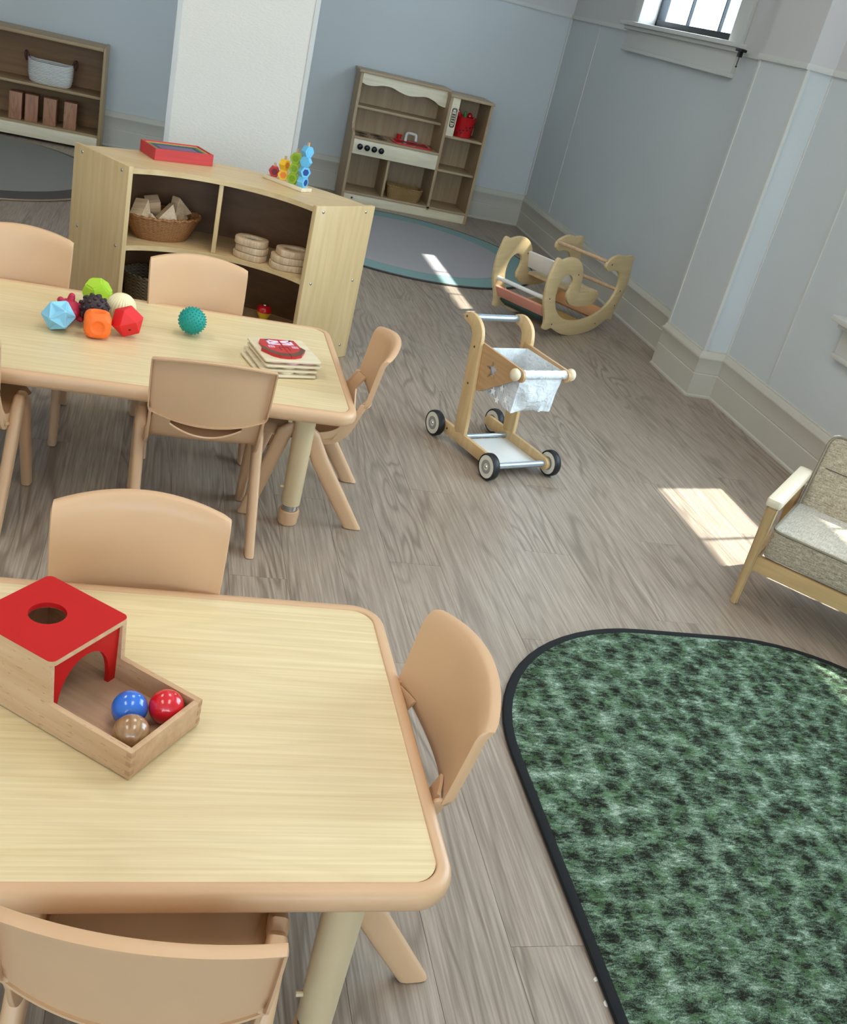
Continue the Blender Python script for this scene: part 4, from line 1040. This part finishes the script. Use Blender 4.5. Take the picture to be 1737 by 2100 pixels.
for d in [Vector(p).normalized() for p in ((.2, .1, 1), (1, .1, .45), (-.6, -.3, .8), (.9, -.2, -.55), (0, 1, .2), (-1, .2, 0), (.3, -1, .1), (-.5, .8, -.2))]:
    tube(bm, [d*.026, d*.036, d*.041], [.0095, .0095, .006], 12); sphere(bm, d*.0385, .0088, u=12, v=8)
ball('sensory_ball', 'crimson knobbed rubber ball behind the pale blue one', bm, rubber('rubber_crimson', (184, 30, 60)), -.212, 2.746, .04, (0, 0, .2), 40)
bm = NB()
dod = [v for v in [(a, b, c) for a in (-1, 1) for b in (-1, 1) for c in (-1, 1)]] + [(0, s/PH, t*PH) for s in (-1, 1) for t in (-1, 1)] + [(s/PH, t*PH, 0) for s in (-1, 1) for t in (-1, 1)] + [(s*PH, 0, t/PH) for s in (-1, 1) for t in (-1, 1)]
poly(bm, dod, .044, None); bmesh.ops.bevel(bm, geom=list(bm.edges), offset=.004, segments=2, affect='EDGES')
ball('sensory_ball', 'lime green faceted rubber ball at the back of the group', bm, rubber('rubber_lime', (166, 204, 42)), -.150, 2.905, .044, (.4, .2, .3), 25)
bm = NB(); rows = []
for k_ in range(25):
    th = PI*k_/24
    rows.append([bm.verts.new((.039*(1+.035*math.cos(26*f))*math.sin(th)*math.cos(f) if 0 < k_ < 24 else 0, .039*(1+.035*math.cos(26*f))*math.sin(th)*math.sin(f) if 0 < k_ < 24 else 0, .039*math.cos(th))) for f in [2*PI*i/156 for i in range(156)]])
for A, B in zip(rows, rows[1:]):
    for i in range(156): bm.faces.new((A[i], A[(i+1) % 156], B[(i+1) % 156], B[i]))
bmesh.ops.remove_doubles(bm, verts=bm.verts, dist=1e-5)
ball('sensory_ball', 'cream ribbed rubber ball behind the red one', bm, rubber('rubber_cream', (238, 222, 176)), -.080, 2.812, .039, (.15, .1, 0), 60)
bm = NB(); sphere(bm, (0, 0, 0), .037)
for d in fib(54): sphere(bm, d*.037, .0058, u=10, v=6)
ball('sensory_ball', 'black bumpy rubber ball between lime and orange', bm, rubber('rubber_black', (52, 32, 34)), -.147, 2.752, .042, (0, 0, 0), 60)
# orange: rounded cube with dished octagonal faces
bm = NB(); rows = []
def orange_r(d):
    r = .0335/((abs(d.x)**4.2+abs(d.y)**4.2+abs(d.z)**4.2)**(1/4.2))
    mx = max(abs(d.x), abs(d.y), abs(d.z)); ang = math.degrees(math.acos(min(1, mx)))
    if ang < 27: r -= .0045*min(1, (27-ang)/3.0)
    elif ang < 34: r += .0008
    return min(r, .0425)
for k_ in range(61):
    th = PI*k_/60
    rows.append([bm.verts.new((lambda d: d*orange_r(d))(Vector((math.sin(th)*math.cos(f), math.sin(th)*math.sin(f), math.cos(th))))) for f in [2*PI*i/120 for i in range(120)]])
for A, B in zip(rows, rows[1:]):
    for i in range(120): bm.faces.new((A[i], A[(i+1) % 120], B[(i+1) % 120], B[i]))
bmesh.ops.remove_doubles(bm, verts=bm.verts, dist=1e-6)
o = ball('sensory_ball', 'orange cube-like rubber ball with dished faces', bm, rubber('rubber_orange', (250, 112, 30)), -.131, 2.662, .036, (0, 0, .12), 60)
bm = NB(); poly(bm, CUBO, .044, None); bmesh.ops.bevel(bm, geom=list(bm.edges), offset=.0012, segments=1, affect='EDGES')
o = ball('sensory_ball', 'bright red faceted rubber ball with a small hole', bm, rubber('rubber_red', (226, 36, 38)), -.058, 2.702, .044, (.5, .35, .5))
d = Vector((.45, -.75, .05)).normalized()
bm = NB(); cyl(bm, (0, 0, -.0006), (0, 0, .0009), .0032, seg=12)
ho = obj('air_hole', bm, plain('hole_dark', (90, 10, 12), .7, var=0), o)
fn = max(o.data.polygons, key=lambda p: (Euler((.5, .35, .5)).to_matrix() @ p.normal).dot(d)*(1 if p.area > .0004 else 0))
ho.matrix_local = T(*fn.center) @ fn.normal.to_track_quat('Z', 'Y').to_matrix().to_4x4()
bm = NB(); sphere(bm, (0, 0, 0), .0362, u=32, v=20)
for d in fib(190):
    q = d.to_track_quat('Z', 'Y').to_matrix().to_4x4()
    bmesh.ops.create_cone(bm, cap_ends=True, segments=8, radius1=.0021, radius2=.0013, depth=.0048, matrix=T(*(d*.0375)) @ q)
o = ball('sensory_ball', 'teal spiky massage ball standing alone on the second table', bm, rubber('rubber_teal', (20, 150, 136)), .113, 2.786, .039, (0, 0, 0), 40)

# ------------------------------------------------------------------ puzzle boards
M_BOARD = wood('puzzle_ply', (236, 222, 192), (222, 204, 168), 0, .5, fine=40, along=4, lines=.12)
PC = (.360, 2.650); PR = math.radians(14.5)
PL_ = ['pale wooden puzzle board at the bottom of the stack', 'pale wooden puzzle board second from the bottom of the stack', 'pale wooden puzzle board with pink pieces under the barn puzzle', 'pale wooden puzzle board with a red barn, topmost of the stack']
zb = HT+.0004; M_PINKP = plain('puzzle_pink', (236, 186, 196), .5)
for i in range(4):
    dx, dy, dr = ((-.012, -.016, .03), (-.006, -.006, -.01), (.002, -.003, .015), (0, 0, 0))[i]
    b = thing('puzzle_board', PL_[i], 'puzzle', (PC[0]+dx, PC[1]+dy, zb), PR+dr, 'stacked wooden puzzle boards')
    obj('board', prism(NB(), rrect(-.081, -.084, .081, .084, .008, 5), .0055, bev=.001), M_BOARD, b)
    if i < 3:
        m = (M_BOARD, M_BOARD, M_PINKP)[i]
        for sx_, sy_ in (((-.045, -.045)), ((.0, -.05)), ((.045, -.045)), ((-.04, .04)), ((.04, .04))):
            obj('puzzle_piece', prism(NB(), circle(sx_, sy_, .026, 14), .0065, T(0, 0, .0056)), m, b)
        zb += .0124
M_BARN = plain('barn_red', (196, 40, 40), .4); M_BROWN = plain('barn_brown', (104, 66, 46), .5); M_PK = plain('barn_pale', (236, 214, 230), .5)
def loc(p):  # world -> board local
    v = Vector((p[0]-PC[0], p[1]-PC[1])); c, s = math.cos(-PR), math.sin(-PR); return (v.x*c-v.y*s, v.x*s+v.y*c)
barn = [(.294, 2.689), (.318, 2.699), (.389, 2.713), (.405, 2.663), (.417, 2.648), (.403, 2.603), (.386, 2.588), (.366, 2.58), (.345, 2.578), (.325, 2.585), (.294, 2.615), (.299, 2.637), (.291, 2.67)]
bl = [loc(p) for p in barn]
ztop = .0056; h_ = .008
def clip(Pl, sgn, x0=.0):
    out = []
    n = len(Pl)
    for i in range(n):
        p, q = Pl[i], Pl[(i+1) % n]; a, b_ = sgn*(p[0]-x0), sgn*(q[0]-x0)
        if a >= 0: out.append(p)
        if a*b_ < 0:
            t_ = a/(a-b_); out.append((p[0]+(q[0]-p[0])*t_, p[1]+(q[1]-p[1])*t_))
    return out
xm = loc((.357, 2.645))[0]
for sg in (-1, 1):
    pc = obj('barn_piece', prism(NB(), clip(bl, sg, xm+sg*.0006), h_, T(0, 0, ztop)), M_BARN, b, 0)
    # brown band along the near curved edge
    band_ = [loc(p) for p in ((.299, 2.637), (.294, 2.615), (.325, 2.585), (.345, 2.578), (.366, 2.58), (.386, 2.588), (.403, 2.603), (.417, 2.648), (.405, 2.663), (.398, 2.630), (.383, 2.610), (.362, 2.600), (.340, 2.600), (.318, 2.612))]
    obj('brown_trim', prism(NB(), clip(band_, sg, xm+sg*.0006), .0008, T(0, 0, ztop+h_)), M_BROWN, pc, 0)
    # pale door frame with a diagonal (Z shape), mirrored
    zt = ztop+h_
    x0, x1 = xm+sg*.003, xm+sg*.037; ya, yb_ = .014, .052; w = .0075
    bm = NB()
    box(bm, (min(x0, x1), ya, zt), (max(x0, x1), ya+w, zt+.0009)); box(bm, (min(x1, x1-sg*w), ya, zt), (max(x1, x1-sg*w), yb_, zt+.0009))
    prism(bm, [(x0, ya+.018), (x0, ya+.028), (x1, yb_), (x1, yb_-.010)] if sg > 0 else [(x0, ya+.018), (x1, yb_-.010), (x1, yb_), (x0, ya+.028)], .0009, T(0, 0, zt))
    prism(bm, [(x0, ya+.018), (x0, ya+.028), (x1, ya+.010), (x1, ya)] if sg > 0 else [(x0, ya+.018), (x1, ya), (x1, ya+.010), (x0, ya+.028)], .0009, T(0, 0, zt+.00005))
    obj('door_print', bm, M_PK, pc, 0)
    bm = NB(); xc = xm+sg*.034
    for u in (-.008, 0, .008): box(bm, (xc+u-.0007, -.006, zt), (xc+u+.0007, .006, zt+.0006))
    for u in (-.006, 0, .006): box(bm, (xc-.0087, u-.0007, zt), (xc+.0087, u+.0007, zt+.0006))
    obj('window_print', bm, M_PK, pc, 0)
    bm = NB()
    box(bm, (min(xm+sg*.0008, xm+sg*.014), -.004, zt), (max(xm+sg*.0008, xm+sg*.014), -.0015, zt+.0006)); box(bm, (min(xm+sg*.0115, xm+sg*.014), -.024, zt), (max(xm+sg*.0115, xm+sg*.014), -.0015, zt+.0006))
    obj('hatch_print', bm, M_BROWN, pc, 0)

# ------------------------------------------------------------------ ball-drop box on the front table
BX = thing('ball_drop_box', 'beech ball-drop box with red lid, red arch and open tray on the nearest table', 'toy', (.035, 1.0255, HT+.0003), math.radians(142))
# local x runs back along the box (0 = tray end), local y runs to -W; flip so +y goes towards the far long side
LEN, WID, TR, HB = .287, .147, .045, .108
ys = lambda y: -y
def side_outline(): return [(0, 0), (LEN, 0), (LEN, HB), (.143, HB), (.140, TR+.001), (.0, TR)]
Msd = lambda y: Matrix(((1, 0, 0, 0), (0, 0, -1, y), (0, 1, 0, 0), (0, 0, 0, 1)))
TK = .0085
obj('long_side', prism(NB(), side_outline(), TK, Msd(0)), M_BEECH, BX, 0)
obj('long_side', prism(NB(), side_outline(), TK, Msd(-WID+TK)), M_BEECH, BX, 0)
obj('tray_end', box(NB(), (-.0004, -WID+.0002, .0003), (TK, -.0002, TR-.0004), .002), M_BEECH_P, BX)
for y in (-.0004, -WID+TK-.0006):
    for z in (.006, .021, .036):
        obj('finger_joint', box(NB(), (-.0008, y-TK+.001 if y > -.05 else y-TK+.001, z), (TK*.9, y+.0006 if y > -.05 else y, z+.007)), wood('joint_endgrain', (196, 160, 126), (166, 126, 94), 0, .5, fine=80, along=40, lines=.1), BX, 0)
obj('house_end', box(NB(), (LEN-TK, -WID+TK, 0), (LEN-.0003, -TK, HB)), M_BEECH_P, BX, 0)
obj('tray_floor', box(NB(), (TK, -WID+TK, .002), (LEN-TK, -TK, .008)), wood('tray_ply', (192, 158, 128), (172, 136, 106), 0, .4, fine=90, along=5, lines=.1), BX, 0)
lidp = rrect(.139, -WID-.001, .139+.150, .001, .010, 6)
obj('lid_board', prism(NB(), lidp, .0075, T(0, 0, HB), [circle(.222, -WID/2-.002, .026, 40)]), M_BEECH_P, BX)
obj('lid_paint', prism(NB(), rrect(.1395, -WID-.0005, .139+.1495, .0005, .0095, 6), .0008, T(0, 0, HB+.0075), [circle(.222, -WID/2-.002, .0258, 40)]), M_REDP, BX)
obj('hole_lining', lathe(NB(), [(.0259, -.0072), (.0259, 0), (.0262, 0), (.0262, -.0072), (.0259, -.0072)], (.222, -WID/2-.002, HB+.0075), 40), M_REDP, BX)
ww = WID-2*TK
arch = [(-ww/2, 0), (-ww/2+.014, 0)] + [(-(ww/2-.014)*math.cos(a), .078*math.sin(a)**.8) for a in [PI*i/20 for i in range(1, 20)]] + [(ww/2-.014, 0), (ww/2, 0), (ww/2, HB-.0085), (-ww/2, HB-.0085)]
obj('red_arch', prism(NB(), arch, .007, Matrix(((0, 0, 1, .147), (1, 0, 0, -WID/2), (0, 1, 0, .008), (0, 0, 0, 1)))), M_REDP, BX, 0)
bw_ = T(.035, 1.0255, HT+.0003) @ RZ(math.radians(142))
def dball(lab, m, lx, ly, r=.0246):
    w = bw_ @ Vector((lx, ly, 0))
    o = obj('wooden_ball', sphere(NB(), (0, 0, 0), r, u=40, v=24), m, None, 180); o.location = (w.x, w.y, HT+.0087+r); tag(o, lab, 'ball', 'wooden balls in the ball-drop tray'); return o
dball('glossy blue wooden ball in the tray', M_GLOSSB, .069, -.0775); dball('glossy red wooden ball in the corner of the tray', M_GLOSSR, .0345, -.113)
M_NATB = wood('natural_ball', (186, 146, 104), (150, 108, 70), 1, .2, fine=120, along=10, lines=.5, wide=30); M_NATB.node_tree.nodes['Principled BSDF'].inputs['Coat Weight'].default_value = .6
dball('varnished natural wooden ball in the tray', M_NATB, .0350, -.0415)

# ------------------------------------------------------------------ paper scraps on the floor
M_PAPER = plain('scrap_paper', (236, 232, 224), .8, var=0)
for (x, y, r, lab) in ((.846, .990, .4, 'tiny white paper scrap beside the black rug edge, farther from the viewer'), (.846, .945, 1.2, 'tiny white paper scrap beside the black rug edge, nearest the viewer')):
    o = obj('paper_scrap', prism(NB(), [(-.006, -.003), (.002, -.004), (.007, .001), (.001, .004), (-.005, .002)], .0007), M_PAPER, None, 0)
    o.location = (x-.028, y, .0002); o.rotation_euler = (0, 0, r); tag(o, lab, 'paper', 'paper scraps on the floor')
